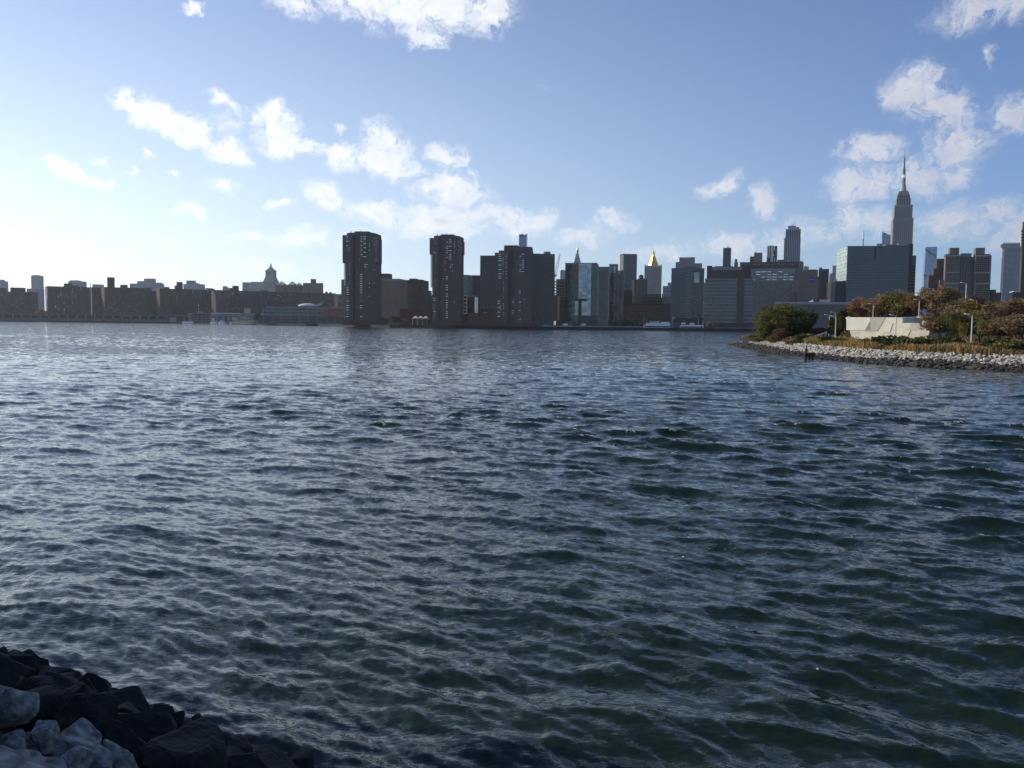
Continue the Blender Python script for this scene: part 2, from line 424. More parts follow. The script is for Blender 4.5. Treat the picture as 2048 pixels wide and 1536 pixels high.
M_ = dict(
    brick=mat('red_brick', (.095, .064, .055), .9, .14, .05), brick2=mat('brown_brick', (.10, .074, .062), .9, .14, .05),
    brick3=mat('dark_red_brick', (.10, .050, .038), .9, .18, .05), waterside=mat('chocolate_brick', (.115, .083, .072), .9, .10, .04),
    tan=mat('tan_brick', (.19, .158, .13), .9, .12, .05), grey=mat('grey_concrete', (.27, .265, .25), .9, .10, .05),
    darkgrey=mat('dark_grey_panel', (.12, .12, .12), .7, .12, .05), beige=mat('beige_stone', (.27, .26, .235), .9, .10, .03),
    lime=mat('limestone', (.40, .38, .34), .85, .08, .03), cream=mat('cream_panel', (.55, .50, .38), .8, .08, .1),
    white=mat('white_paint', (.78, .78, .76), .6, .05, .2), black=mat('black_panel', (.03, .032, .036), .5, .1, .1),
    slate=mat('slate_roof', (.09, .095, .10), .8, .2, .1), copper=mat('green_copper', (.16, .24, .22), .7, .15, .1),
    gold=mat('gilded_tile', (.98, .62, .13), .48, .06, .1, metal=1.0), steel=mat('bright_steel', (.80, .81, .83), .22, .05, .1, metal=1.0),
    rust=mat('rust_cladding', (.30, .16, .10), .8, .15, .1), yellow=mat('yellow_hoist', (.62, .46, .06), .7, .2, .3),
    hazegrey=mat('hazed_pale_masonry', (.34, .34, .35), .9, .08, .02), purple=mat('purple_sign', (.08, .03, .20), .6, .05, 1),  # hazegrey: distance haze put into the colour of the far towers
    lamp=mat('white_luminaire', (.86, .86, .84), .4, .02, 1), pole=mat('grey_steel_pole', (.52, .52, .50), .5, .05, 1, metal=.3),
)
def glass(name, color, rough=.08, metal=.0, spec=.7, pane=None, ior=1.6):
    """Curtain wall glass, each pane tilted by a hair so that reflections break up."""
    if name in MATS: return MATS[name]
    m = bpy.data.materials.new(name); m.use_nodes = True
    nt = m.node_tree; N = nt.nodes; L = nt.links; b = N['Principled BSDF']
    b.inputs['Roughness'].default_value = rough; b.inputs['Metallic'].default_value = metal; b.inputs['IOR'].default_value = ior
    tc = N.new('ShaderNodeTexCoord'); vs = N.new('ShaderNodeVectorMath'); vs.operation = 'DIVIDE'; vs.inputs[1].default_value = pane or (3.0, 3.0, 3.8)
    fl = N.new('ShaderNodeVectorMath'); fl.operation = 'FLOOR'; wn = N.new('ShaderNodeTexWhiteNoise'); wn.noise_dimensions = '3D'
    L.new(tc.outputs['Object'], vs.inputs[0]); L.new(vs.outputs[0], fl.inputs[0]); L.new(fl.outputs[0], wn.inputs['Vector'])
    mx = N.new('ShaderNodeMix'); mx.data_type = 'RGBA'; c = Vector(color)
    mx.inputs['A'].default_value = (*(c * .7), 1); mx.inputs['B'].default_value = (*(c * 1.35), 1)
    L.new(wn.outputs['Value'], mx.inputs['Factor']); L.new(mx.outputs['Result'], b.inputs['Base Color'])
    g = N.new('ShaderNodeNewGeometry'); sb = N.new('ShaderNodeVectorMath'); sb.operation = 'SUBTRACT'; sb.inputs[1].default_value = (.5, .5, .5)
    sc = N.new('ShaderNodeVectorMath'); sc.operation = 'SCALE'; sc.inputs['Scale'].default_value = 0.03
    ad = N.new('ShaderNodeVectorMath'); ad.operation = 'ADD'; nz = N.new('ShaderNodeVectorMath'); nz.operation = 'NORMALIZE'
    L.new(wn.outputs['Color'], sb.inputs[0]); L.new(sb.outputs[0], sc.inputs[0]); L.new(sc.outputs[0], ad.inputs[0]); L.new(g.outputs['Normal'], ad.inputs[1])
    L.new(ad.outputs[0], nz.inputs[0]); L.new(nz.outputs[0], b.inputs['Normal'])
    MATS[name] = m; return m
G_ = dict(dark=glass('dark_glass', (.012, .018, .022)), blue=glass('blue_glass', (.05, .09, .13), .1, .35), teal=glass('teal_glass', (.035, .06, .07), .1, .2),
          pale=glass('pale_mirror_glass', (.30, .335, .36), .14, .7, pane=(6, 6, 4)), sky=glass('sky_blue_glass', (.13, .19, .27), .15, .5),
          mint=glass('sunlit_side_glass', (.42, .50, .44), .25, .2, pane=(4, 4, 4)), window=glass('window_glass', (.09, .10, .11), .05, .3, ior=2.2),
          winlight=glass('sky_reflection_window', (.55, .56, .56), .2, .85, ior=1.8))  # winlight: brighter mirror tone stands for panes reflecting the sky

UNIT = MB().box(-.5, .5, -.5, .5, 0, 1).mesh('unit_block')
PANES = {}
def unit(m):
    if m.name not in PANES:
        me = UNIT.copy(); me.name = 'pane_' + m.name; me.materials.append(m); PANES[m.name] = me
    return PANES[m.name]

class B:
    """A building set on the ground: px is the photo column of the left end of its front, dist its distance, theta the turn of its front."""
    def __init__(s, name, label, px, dist, theta=-9, py=600, cat='building', group=None, z0=GROUND):
        p = at_dist(px, py, dist); s.o = Vector((p.x, p.y, z0))
        if theta == -9 and px > 1250: theta = max(-math.degrees(math.atan2(p.x, p.y)) - 1, -19)
        s.th = R(theta); s.z0 = z0
        s.e = empty(name, s.o, s.th, label, cat, group)
        s.c, s.s = math.cos(s.th), math.sin(s.th)
        q = Vector((-s.o.x, -s.o.y)); s.cl = Vector((q.x * s.c + q.y * s.s, -q.x * s.s + q.y * s.c))
    def hit(s, px, py, y=0.0):
        d = ray(px, py); dx = d.x * s.c + d.y * s.s; dy = -d.x * s.s + d.y * s.c
        t = (y - s.cl.y) / dy
        return s.cl.x + dx * t, CAMZ + d.z * t - s.z0
    def hit_side(s, px, py, x):
        """Depth at which a pixel's line of sight meets the side plane x."""
        d = ray(px, py); dx = d.x * s.c + d.y * s.s; dy = -d.x * s.s + d.y * s.c
        return s.cl.y + dy * (x - s.cl.x) / dx
    def rect(s, x0, x1, y0, y1, y=0.0):
        ym = (y0 + y1) / 2; xm = (x0 + x1) / 2
        return s.hit(x0, ym, y)[0], s.hit(x1, ym, y)[0], s.hit(xm, y1, y)[1], s.hit(xm, y0, y)[1]
    def block(s, name, m, x0, x1, ytop, ybot=None, y=0.0, depth=20.0, parent=None, label=None):
        a, b, _, z1 = s.rect(x0, x1, ytop, ybot or 630, y)
        z0 = 0.0 if ybot is None else max(0.0, s.hit((x0 + x1) / 2, ybot, y)[1])
        o = MB().box(a, b, y, y + depth, z0, z1).build(name, m, parent or s.e)
        if label: o['label'] = label
        return o
    def pane(s, name, m, x0, x1, y0, y1, y=0.0, t=.25, parent=None):
        a, b, z0, z1 = s.rect(x0, x1, y0, y1, y)
        o = bpy.data.objects.new(name, unit(m)); col.objects.link(o); o.parent = parent or s.e
        o.location = ((a + b) / 2, y - t / 2 + .02, z0); o.scale = (b - a, t, z1 - z0); return o
    def grid(s, m, x0, x1, y0, y1, nx, ny, fx=.5, fy=.5, y=0.0, t=.2, keep=1.0, name='window_rows', parent=None, seed=1):
        """Windows too small to pick apart: real panes joined into one part."""
        g = random.Random(seed); mb = MB(); a, b, z0, z1 = s.rect(x0, x1, y0, y1, y)
        for i in range(nx):
            for j in range(ny):
                if g.random() > keep: continue
                cx = a + (b - a) * (i + .5) / nx; cz = z0 + (z1 - z0) * (j + .5) / ny
                hx = (b - a) / nx * fx / 2; hz = (z1 - z0) / ny * fy / 2
                mb.box(cx - hx, cx + hx, y - t, y + .05, cz - hz, cz + hz)
        o = mb.build(name, m, parent or s.e); o['kind'] = 'stuff'; return o
    def side_grid(s, m, x, ya, yb, z0, z1, ny, nz, fy=.5, fz=.5, keep=1.0, name='window_rows', seed=2):
        g = random.Random(seed); mb = MB()
        for i in range(ny):
            for j in range(nz):
                if g.random() > keep: continue
                cy = ya + (yb - ya) * (i + .5) / ny; cz = z0 + (z1 - z0) * (j + .5) / nz
                hy = (yb - ya) / ny * fy / 2; hz = (z1 - z0) / nz * fz / 2
                mb.box(x - .2, x + .05, cy - hy, cy + hy, cz - hz, cz + hz)
        o = mb.build(name, m, s.e); o['kind'] = 'stuff'; return o
    def bands(s, name, m, x0, x1, ys, th, y=0.0, t=.3, parent=None):
        for q in ys: s.pane(name, m, x0, x1, q - th / 2, q + th / 2, y, t, parent)

# --- left: brick slabs standing end-on to the sun
def slab(label, xl, xa, xb, ytop, dist, roofs, theta=33, m='brick', step=None, seed=1, keep=.45):
    b = B('brick_apartment_block', label, xa, dist, theta)
    a, e, _, z1 = b.rect(xa, xb, ytop, 632)
    z1 = b.hit(xa, ytop)[1]
    dep = max(10.0, min(60.0, b.hit_side(xl, 600, a)))
    MB().box(a, e, 0, dep, 0, z1).build('wall', M_[m], b.e)
    MB().box(a - .2, e + .2, -.2, dep + .2, z1, z1 + 1.1).build('parapet', M_['brick2'], b.e)
    nx = max(6, int((e - a) / 5)); fl = int(z1 / 3.2)
    mb = MB(); g = random.Random(seed); mb2 = MB()
    for i in range(nx):
        for j in range(1, fl):
            x = a + (e - a) * (i + .5) / nx; z = j * z1 / fl
            (mb if g.random() > .07 else mb2).box(x - .75, x + .75, -.15, .05, z - .3, z + 1.25)
    o = mb.build('window_rows', G_['dark'], b.e); o['kind'] = 'stuff'
    o = mb2.build('lighter_window_rows', G_['winlight'], b.e); o['kind'] = 'stuff'
    sd = MB()
    for j in range(1, fl): sd.box(a - .15, a + .05, dep * .42, dep * .58, j * z1 / fl - .3, j * z1 / fl + 1.2)
    o = sd.build('side_window_rows', G_['dark'], b.e); o['kind'] = 'stuff'
    for (x0, x1, yt, mm) in roofs:
        yy = dep * .3
        r0, r1, _, zt = b.rect(x0, x1, yt, 620, yy)
        MB().box(r0, r1, yy, yy + min(9, dep * .6), z1 + .02, max(zt, z1 + 2.5)).build('bulkhead', M_[mm], b.e)
    if step:
        x0, x1, yt = step
        r0, r1, _, zt = b.rect(x0, x1, yt, 630, 2.0)
        MB().box(e + .02, max(r1, e + 4), 2, dep, 0, zt).build('lower_wing', M_[m], b.e)
    return b
slab('low dark brick block cut by the left edge of the picture', -42, -40, 75, 583, 2000, [(0, 13, 576, 'brick2'), (21, 51, 575, 'brick2')], 22, seed=3)
slab('brick slab with a sunlit end, leftmost of the row, beside a white mast', 90.5, 95.5, 205, 573.2, 1960, [(129, 145, 567, 'brick2'), (146, 158, 571, 'brick2')], seed=4)
slab('brick slab topped by one tall square brick tower', 203, 209, 304, 575, 1900, [(242, 256, 569.5, 'brick2'), (216, 230, 554.5, 'brick3'), (292, 303, 576, 'brick2')], step=(303, 318, 582), seed=5)
slab('brick slab with stepped roof house right of the square-towered slab', 313, 319.5, 424, 578, 1850, [(329, 339.5, 574, 'brick2'), (351, 356, 571, 'brick2'), (355, 366, 564, 'brick2')], seed=6)
slab('longest brick slab stretching behind the white dome', 423, 431, 668, 581, 1780, [(459, 478, 576, 'brick2'), (467, 478, 571.5, 'brick2'), (521, 535, 580.5, 'brick2'), (417, 430, 577.5, 'brick2')], seed=7)
slab('short brick block with pinkish sunlit end beside the first dark tower', 669, 677, 690, 594, 1560, [], 52, seed=8)

def simple(name, label, px0, px1, ytop, dist, m, theta=-9, depth=28, extra=(), grid=None, left=None, cat='building', group=None):
    """A plain far building: wall plus stacked upper blocks (x0, x1, ytop, material)."""
    b = B(name, label, px0, dist, theta, cat=cat, group=group)
    if left is not None: depth = max(8, min(120, b.hit_side(left, (ytop + 620) / 2, 0.0)))
    b.block('wall', M_[m] if m in M_ else G_[m], px0, px1, ytop, depth=depth)
    zb = b.hit((px0 + px1) / 2, ytop)[1]
    for i, e in enumerate(extra):
        x0, x1, yt, mm = e; yy = .6 + .5 * i
        r0, r1, _, zt = b.rect(x0, x1, yt, 620, yy)
        MB().box(r0, r1, yy, yy + depth * .7, zb * .6 if (r0 < b.hit(px0, 600, yy)[0] - 1 or r1 > b.hit(px1, 600, yy)[0] + 1) else zb + .01, zt).build('upper_block', M_[mm] if mm in M_ else G_[mm], b.e)
    if grid:
        nx, ny, fx, fy, gm = grid
        b.grid(G_[gm] if gm in G_ else M_[gm], px0 + (px1 - px0) * .04, px1 - (px1 - px0) * .04, ytop + 1.5, 612, nx, ny, fx, fy)
    return b
H = 'far hazy towers behind the brick slabs'
simple('distant_tower', 'tiny pale tower cut by the left picture edge', -10, 5, 562, 3300, 'hazegrey', extra=[(-10, 2, 559, 'hazegrey')])
simple('distant_tower', 'pale blue hazy tower standing alone at far left', 63, 77.5, 551, 3600, 'hazegrey', extra=[(77, 80.5, 560, 'hazegrey'), (66, 74, 550, 'hazegrey')])
simple('distant_building', 'low hazy roof at the foot of the lone blue tower', 54, 75, 577, 2700, 'hazegrey')
simple('distant_building', 'hazy broad tower peeping over the leftmost sunlit slab', 137, 162, 562.5, 2900, 'hazegrey', extra=[(140, 155, 560.5, 'hazegrey')])
simple('distant_building', 'small hazy block just right of the white mast', 185.5, 197, 568.5, 2900, 'hazegrey')
simple('distant_building', 'hazy stepped apartment group behind the square-towered slab', 260, 319, 567, 2900, 'hazegrey', extra=[(275, 288, 562, 'hazegrey'), (288.5, 305, 557, 'hazegrey'), (305.5, 319, 565, 'hazegrey')])
simple('distant_building', 'hazy stepped building with small mast behind the stepped slab', 367, 401, 568, 2800, 'hazegrey', extra=[(373, 386, 561, 'grey'), (386.5, 393, 566, 'hazegrey')])
simple('distant_building', 'thin pale turret rising behind the longest slab', 445.5, 449.5, 574, 2900, 'hazegrey', extra=[(446.3, 448.6, 572, 'hazegrey')])
simple('distant_building', 'small grey roof house left of the longest slab', 411, 417, 576, 2700, 'grey')
simple('distant_building', 'pale low office mass left of the clock tower', 485, 529, 566, 2650, 'hazegrey', extra=[(485, 502, 564.5, 'lime'), (503, 528, 563.5, 'hazegrey')])
simple('distant_building', 'pale low wing right of the clock tower', 537, 574, 575, 2500, 'hazegrey', extra=[(550, 572, 572, 'grey')])
simple('distant_building', 'grey apartment house with square water tower left of the first dark tower', 606, 644, 566, 2000, 'tan', left=605, extra=[(621.5, 630.5, 558, 'brick2')], grid=(7, 12, .4, .5, 'dark'))
b = simple('distant_building', 'low roofs carrying three round water tanks beside the first dark tower', 645, 681, 588, 1900, 'grey')
for (px, yt) in ((653, 582.5), (661, 583.5), (670, 585.5)):
    x, z = b.hit(px, yt, 6); zb = b.hit(px, 588, 6)[1]
    MB().lathe([(3.0, zb + .5), (3.0, z - 2), (.2, z)], 10, x, 6).build('water_tank', M_['brick2'], b.e)

# clock tower with pyramid roof and lantern
def lantern_tower():
    b = B('clock_tower', 'pale stone clock tower with steep roof and lantern above the brick slabs', 524, 2600)
    X = lambda px, py, y=0: b.hit(px, py, y)
    x0, z0 = X(524.5, 566); x1, _ = X(549.5, 566); c = (x0 + x1) / 2; w = (x1 - x0) / 2 * .88; y = w
    za = X(537, 562)[1]; zb = X(537, 553)[1]; zc = X(537, 543)[1]; zd = X(537, 540.5)[1]; ze = X(536.5, 532.5)[1]; zf = X(536.5, 525)[1]
    up = (X(545.5, 548)[0] - X(527.8, 548)[0]) / 2 * .86
    m = MB(); m.frustum(c, y, 0, za, w, w, w, w); m.build('wall', M_['lime'], b.e)
    MB().frustum(c, y, za, zb, w * .97, w * .97, up, up).build('setback', M_['lime'], b.e)
    MB().frustum(c, y, zb, zc, up, up, up, up).build('clock_stage', M_['lime'], b.e)
    for sx in (-1, 1):
        for sy in (-1, 1): MB().frustum(c + sx * up * .9, y + sy * up * .9, zc, zc + 6, 1.6, 1.6, .4, .4).build('corner_urn', M_['lime'], b.e)
    MB().frustum(c, y, zc, zd, up * 1.06, up * 1.06, up * .98, up * .98).build('cornice', M_['lime'], b.e)
    r = MB().frustum(c, y, zd, ze, up * .86, up * .86, up * .16, up * .16).build('roof', M_['hazegrey'], b.e)
    MB().lathe([(2.4, ze), (2.6, ze + (zf - ze) * .45), (1.0, ze + (zf - ze) * .7), (.3, zf)], 8, c, y).build('lantern', M_['lime'], r)
    MB().lathe([(up * .42, 0), (up * .42, .5)], 16).build('clock_face', M_['beige'], b.e).matrix_local = Matrix.Translation((c, y - up - .1, (zb + zc) / 2 + 2)) @ Matrix.Rotation(R(90), 4, 'X')
    b.grid(G_['dark'], 527, 548, 564, 590, 6, 8, .35, .6)
lantern_tower()
# three glass-topped pyramids
for (x0, x1, ye, ya, lab) in ((551, 568.5, 569.5, 562, 'brown tower with white pyramid cap nearest the clock tower'), (574, 589.5, 570, 562, 'dark brown tower with white pyramid cap, middle of three'), (589.8, 600, 571.5, 564.5, 'brown tower with white pyramid cap, rightmost of three')):
    b = B('pyramid_tower', lab, x0, 2450, group='three pyramid-capped towers')
    b.block('wall', M_['brick2'], x0, x1, ye, depth=26)
    a, e, _, z = b.rect(x0, x1, ye, 630); c = (a + e) / 2; hw = (e - a) / 2 * .86; zt = b.hit((x0 + x1) / 2, ya)[1]
    p = MB().frustum(c, 13, z, zt - .4, hw, 11, .3, .3).build('pyramid_roof', M_['hazegrey'], b.e)
    for sx in (-1, 1):
        for sy in (-1, 1): MB().tube([(c + sx * hw, 13 + sy * 11, z + .1), (c, 13, zt)], [.55, .45], 5).build('ridge', M_['white'], p)
    b.grid(G_['dark'], x0 + .5, x1 - .5, ye + 2, 600, 5, 8, .4, .5)

# --- the dark towers by the water
def river_tower(label, X0, SX, Y0, SY, dist, overL, overR, seed):
    """Brown tower whose upper wings overhang the shaft. Pixel map: x = X0 + (x1 - 685) SX, y = Y0 + (y1 - 470) SY."""
    fx = lambda v: X0 + (v - 685) * SX
    fy = lambda v: Y0 + (v - 470) * SY
    b = B('brown_tower', label, fx(691), dist, -6, cat='tower', group='brown riverside towers')
    W = M_['waterside']
    core = b.block('core', W, fx(694), fx(750), fy(466), y=5, depth=30)
    b.block('left_wing', W, fx(690.8), fx(705.5), fy(472), y=0, depth=12)
    b.block('left_overhang', W, fx(685), fx(705.6), fy(470), overL, y=-.6, depth=14)
    b.block('right_wing', W, fx(727), fx(751.5), fy(474), y=0, depth=12)
    b.block('right_overhang', W, fx(726.8), fx(754.4), fy(475.5), overR, y=-.6, depth=22)
    b.block('middle_bay', W, fx(708), fx(727.2), fy(466), y=3.2, depth=6)
    b.block('front_overhang', W, fx(716), fx(732), fy(466.5), fy(514), y=-1.2, depth=8)
    top = b.block('roof_house', W, fx(697), fx(745), fy(465.2), fy(475), y=6, depth=22)
    b.block('roof_crown', W, fx(709.5), fx(737), fy(462.6), fy(470), y=8, depth=14, parent=top)
    b.block('roof_step', W, fx(745), fx(749.5), fy(470), fy(480), y=6, depth=20, parent=top)
    for px, yt in ((702, 461.5), (708, 463), (721, 461)):
        x, z = b.hit(fx(px), fy(yt), 9); zb = b.hit(fx(px), fy(466), 9)[1]
        MB().lathe([(.5, zb - 2), (.4, z)], 6, x, 9).build('vent', M_['darkgrey'], top)
    MB().box(b.rect(fx(688), fx(756), 640, 652)[0], b.rect(fx(688), fx(756), 640, 652)[1], -8, 40, 0, 6).build('podium', M_['brick3'], b.e)
    g = random.Random(seed); Z = lambda v: v / 6.4
    WI, WL = G_['window'], G_['winlight']
    def colm(zx, zw, r0, r1, dr, y, lit=.6, skip=.1):
        v = r0
        while v <= r1:
            if g.random() > skip:
                x = 640 + Z(zx); yy = 440 + Z(v)
                b.pane('window', WL if g.random() < lit else WI, fx(x - Z(zw) / 2), fx(x + Z(zw) / 2), fy(yy - .8), fy(yy + .8), y, .2)
            v += dr
    o = -.62
    colm(347, 24, 215, 390, 28.3, o); colm(375, 9, 215, 390, 28.3, o)
    colm(375, 9, 414, 812, 28.3, -.02); colm(352, 34, 840, 1245, 28.3, -.02, skip=.05)
    colm(530, 20, 215, 478, 28.3, -1.22); colm(572, 33, 215, 478, 28.3, -1.22, .75)
    colm(503, 9, 500, 615, 28.3, 3.18); colm(476, 8, 240, 1240, 28.3, 3.18, .2, .3)
    colm(578, 22, 515, 650, 28.3, -.02, .4); colm(603, 14, 540, 660, 28.3, -.02, .3, .3)
    colm(527, 32, 670, 1250, 28.3, 3.18, .7, .08)
    colm(632, 11, 222, 395, 28.3, o, .5); colm(692, 9, 235, 390, 28.3, o, .5); colm(720, 10, 235, 525, 28.3, o, .5)
    colm(632, 10, 640, 1100, 56, -.02, .2, .5); colm(692, 9, 640, 1200, 85, -.02, .2, .4)
    # sunlit balcony edges on the south end of the left wing
    xl = b.rect(fx(690.8), fx(705.5), 500, 560)[0]; v = 504
    while v < 569:
        z = b.hit(fx(690.8), fy(v))[1]
        mbx = MB().box(xl - 2.6, xl + .1, 2.0, 10.5, z - .9, z + .5)
        mbx.build('balcony', M_['white'], b.e); v += 3.4
    return b
river_tower('dark brown tower with overhanging top, left of the two lone towers', 685, 1.0, 470, 1.0, 1050, 526, 525.5, 3)
river_tower('dark brown tower with overhanging top, right of the two lone towers', 859.2, .926, 476, .979, 1065, 508.5, 508, 5)

def third_tower():
    b = B('brown_tower', 'broad brown tower, third and widest of the riverside towers', 989, 1045, -6, cat='tower', group='brown riverside towers')
    W = M_['waterside']
    b.block('left_wing', W, 989, 1016, 505.2, y=0, depth=22)
    b.block('stepped_wing', W, 997.7, 1017, 501, 512, y=1, depth=20)
    b.block('middle_bay', W, 1015, 1029, 500, y=5, depth=12)
    b.block('right_wing', W, 1028, 1063, 500.5, y=0, depth=22)
    b.block('right_overhang', W, 1037, 1052, 500.2, 543, y=-1, depth=14)
    r = b.block('roof_house', W, 1008, 1063, 493.5, 505, y=6, depth=20)
    b.block('roof_crown', W, 1008.5, 1036, 490.5, 500, y=9, depth=14, parent=r)
    b.block('podium', M_['brick3'], 984, 1070, 646, y=-6, depth=40)
    g = random.Random(11); Zx = lambda v: 900 + v / 6.4; Zy = lambda v: 450 + v / 6.4
    def colm(zx, zw, r0, r1, y, lit=.6, skip=.1, dr=28.0):
        v = r0
        while v <= r1:
            if g.random() > skip: b.pane('window', G_['winlight'] if g.random() < lit else G_['window'], Zx(zx - zw / 2), Zx(zx + zw / 2), Zy(v) - .8, Zy(v) + .8, y, .2)
            v += dr
    colm(638, 36, 372, 690, -.02, .7, .04); colm(680, 11, 372, 690, -.02, .7, .04); colm(720, 12, 372, 690, -.02, .6)
    colm(687, 10, 730, 1180, -.02, .5); colm(625, 32, 975, 1180, -.02, .6); colm(648, 14, 985, 1180, -.02, .3, .4)
    colm(825, 12, 380, 900, 4.98, .2, .3); colm(852, 11, 372, 900, 4.98, .6); colm(820, 20, 640, 960, 4.98, .3, .3, 56)
    colm(900, 22, 372, 610, -1.02, .5); colm(935, 26, 372, 610, -1.02, .75, .05)
    colm(858, 12, 900, 1240, 4.98, .6); colm(893, 26, 845, 1250, -.02, .5, .2); colm(950, 11, 845, 1020, -.02, .5)
    colm(805, 28, 930, 1240, 4.98, .25, .3)
third_tower()
b = B('ribbed_tower', 'grey tower with pale vertical ribs left of the widest brown tower', 960, 1075, -6, cat='tower')
b.block('wall', M_['darkgrey'], 960, 990, 511, depth=30)
b.block('base', M_['brick3'], 962, 990, 618, y=-2, depth=30)
for x in (960.6, 966, 974.5, 984.5): b.pane('rib', M_['tan'], x, x + 2.2, 511, 618, -.05, .6)
for i, x in enumerate((969.5, 978, 987.4)):
    b.grid(G_['dark'], x - 2.2, x + 2.2, 520, 616, 2, 24, .55, .5, -.03, seed=i)
b = B('ribbed_tower', 'dark grey slab with fine vertical ribs right of the widest brown tower', 1063, 1062, 12, cat='tower')
b.block('wall', M_['darkgrey'], 1063, 1109, 507.5, depth=26)
for i in range(15): b.pane('rib', M_['brick2'], 1064 + i * 3, 1065 + i * 3, 510 + i * .45, 643, -.02, .7)
b.grid(G_['dark'], 1065, 1109, 513, 640, 15, 32, .5, .5, -.02)
b.pane('corner_pier', M_['tan'], 1063, 1065.5, 507, 644, -.3, .6)
x, z = b.hit(1094, 504, 14); zb = b.hit(1094, 511, 14)[1]
MB().lathe([(4.4, zb - 3), (4.4, z), (4.2, z + .2)], 14, x, 14).build('roof_tank', M_['darkgrey'], b.e)
for dx in (-3, 0, 4): MB().tube([(x + dx, 14, z), (x + dx, 14, z + 2.2)], [.12, .1], 4).build('antenna', M_['darkgrey'], b.e)

# --- between the towers
b = B('grey_hospital_block', 'wide grey block with rows of small dark windows between the lone towers', 752, 1240)
b.block('wall', M_['tan'], 750, 799.5, 559, depth=40)
b.block('rooftop_plant', M_['brick2'], 755, 777, 547, 560, y=8, depth=18)
b.block('cornice', M_['grey'], 750, 799.8, 557.5, 560.5, y=-.5, depth=41)
b.grid(G_['dark'], 752, 798, 562, 622, 13, 14, .4, .45)
b = B('grey_hospital_block', 'tan block with paler left bay next to the second lone tower', 800, 1200)
b.block('wall', M_['brick2'], 814, 845, 560, depth=34)
b.block('left_bay', M_['tan'], 800, 814.5, 562, y=-1, depth=34)
b.block('rooftop_plant', M_['tan'], 818.5, 832, 557, 562, y=4, depth=14)
b.block('roof_edge', M_['darkgrey'], 832, 844, 559, 562, y=2, depth=12)
b.grid(G_['dark'], 816, 844, 564, 622, 9, 13, .4, .45)
simple('low_brick_building', 'low jumbled brick houses left of the second lone tower', 845, 860, 590, 1320, 'brick3', extra=[(846, 852, 584, 'brick2'), (853, 857, 581, 'slate')])
simple('low_brick_building', 'dark low brick school behind the white tent', 799, 862, 617, 1130, 'brick3', grid=(14, 2, .5, .4, 'dark'), depth=20)
simple('distant_building', 'narrow slab with sunlit edge touching the first dark tower', 682.5, 692, 559, 1500, 'tan', left=681, theta=6)

# --- low buildings and piers at the left waterfront
b = B('parking_structure', 'long low grey terraced building under the white dome', 517, 1300, 3)
b.block('wall', M_['darkgrey'], 517, 690, 634, depth=50)
for i, (x0, x1, yt, yb) in enumerate(((520, 690, 627, 632), (526, 690, 620, 624.5), (532, 690, 613.5, 618))):
    b.block('terrace', M_['grey'], x0, x1, yt, yb, y=.5 + i * 1.5, depth=40)
    b.block('glazing', G_['dark'], x0 + 2, x1 - 2, yb - .3, yb + 3, y=2.2 + i * 1.5, depth=30)
for i in range(9): b.pane('pier_column', M_['grey'], 526 + i * 18, 527.4 + i * 18, 618, 645, .45, .6)
b.block('brown_end', M_['rust'], 648, 690, 616.5, 634, y=-3, depth=30)
for q in (621, 626, 631): b.pane('ribbon_window', G_['dark'], 652, 688, q - .9, q + .9, -3.02, .3)
x0, z0 = b.hit(596, 612, 12); x1, _ = b.hit(634, 612, 12); zt = b.hit(615, 606.8, 12)[1]; c = (x0 + x1) / 2; hw = (x1 - x0) / 2
prof = [(hw * math.cos(t), z0 + (zt - z0) * math.sin(t)) for t in np.linspace(0, 1.55, 8)]
d = MB().lathe(prof, 24).build('dome', M_['white'], b.e, True); d.location = (c, 12, 0); d.scale = (1, .5, 1)
x2, z2 = b.hit(648, 608, 12)
MB().prism([(x1 - 3, 8, z0), (x2 - 4, 8, z0 + .5), (x2 - 4, 18, z0 + .5), (x1 - 3, 18, z0)], [(x1 - 1, 8, z0 + 3), (x2, 8, z2 + 1.5), (x2, 18, z2 + 1.5), (x1 - 1, 18, z0 + 3)]).build('slanted_roof', M_['cream'], b.e)
b.block('roof_house', M_['tan'], 640, 659, 605, 613, y=16, depth=10)
b = B('pier_shed', 'flat grey pier shed with a square block on its roof', 421, 1480, 3)
b.block('wall', M_['grey'], 421, 518, 626.5, depth=30)
b.block('roof_edge', M_['white'], 422, 480, 625.8, 627, y=-.3, depth=3)
b.block('roof_block', M_['lime'], 488, 498, 617, 626.6, y=6, depth=10)
for i in range(8): b.pane('bay_door', M_['darkgrey'], 426 + i * 11.3, 432 + i * 11.3, 632, 645, -.02, .3)
b = B('parking_garage', 'open parking decks with sunlit end above the small white boats', 377, 1560, 3)
for i, q in enumerate((626.5, 631.5, 636.5, 641)):
    b.block('deck', M_['grey'], 378, 421, q, q + 1.6, y=0, depth=30)
b.block('core', M_['black'], 384, 421, 626.9, y=3, depth=24)
for i in range(6): b.pane('column', M_['grey'], 379 + i * 8.2, 380 + i * 8.2, 626.6, 646, 0, .8)
for q in (627, 631.5, 637): b.block('painted_sunlit_end', M_['cream'], 377, 381.5, q, q + 3.4, y=-.4, depth=5)  # cream blocks put the sunlight on the deck ends into colour
b.block('roof_sign', M_['grey'], 395, 405, 623, 626, y=4, depth=4)
x, z = b.hit(397, 611.5, 6); zb = b.hit(397, 624, 6)[1]
MB().tube([(x, 6, zb), (x, 6, z)], [.3, .2], 5).build('mast', M_['pole'], b.e); MB().lathe([(.3, z), (1.3, z + .8), (.3, z + 1.8)], 8, x, 6).build('beacon', M_['lamp'], b.e)
b = B('pump_house', 'small pale cabin on the far left waterfront', 339, 1620, 3)
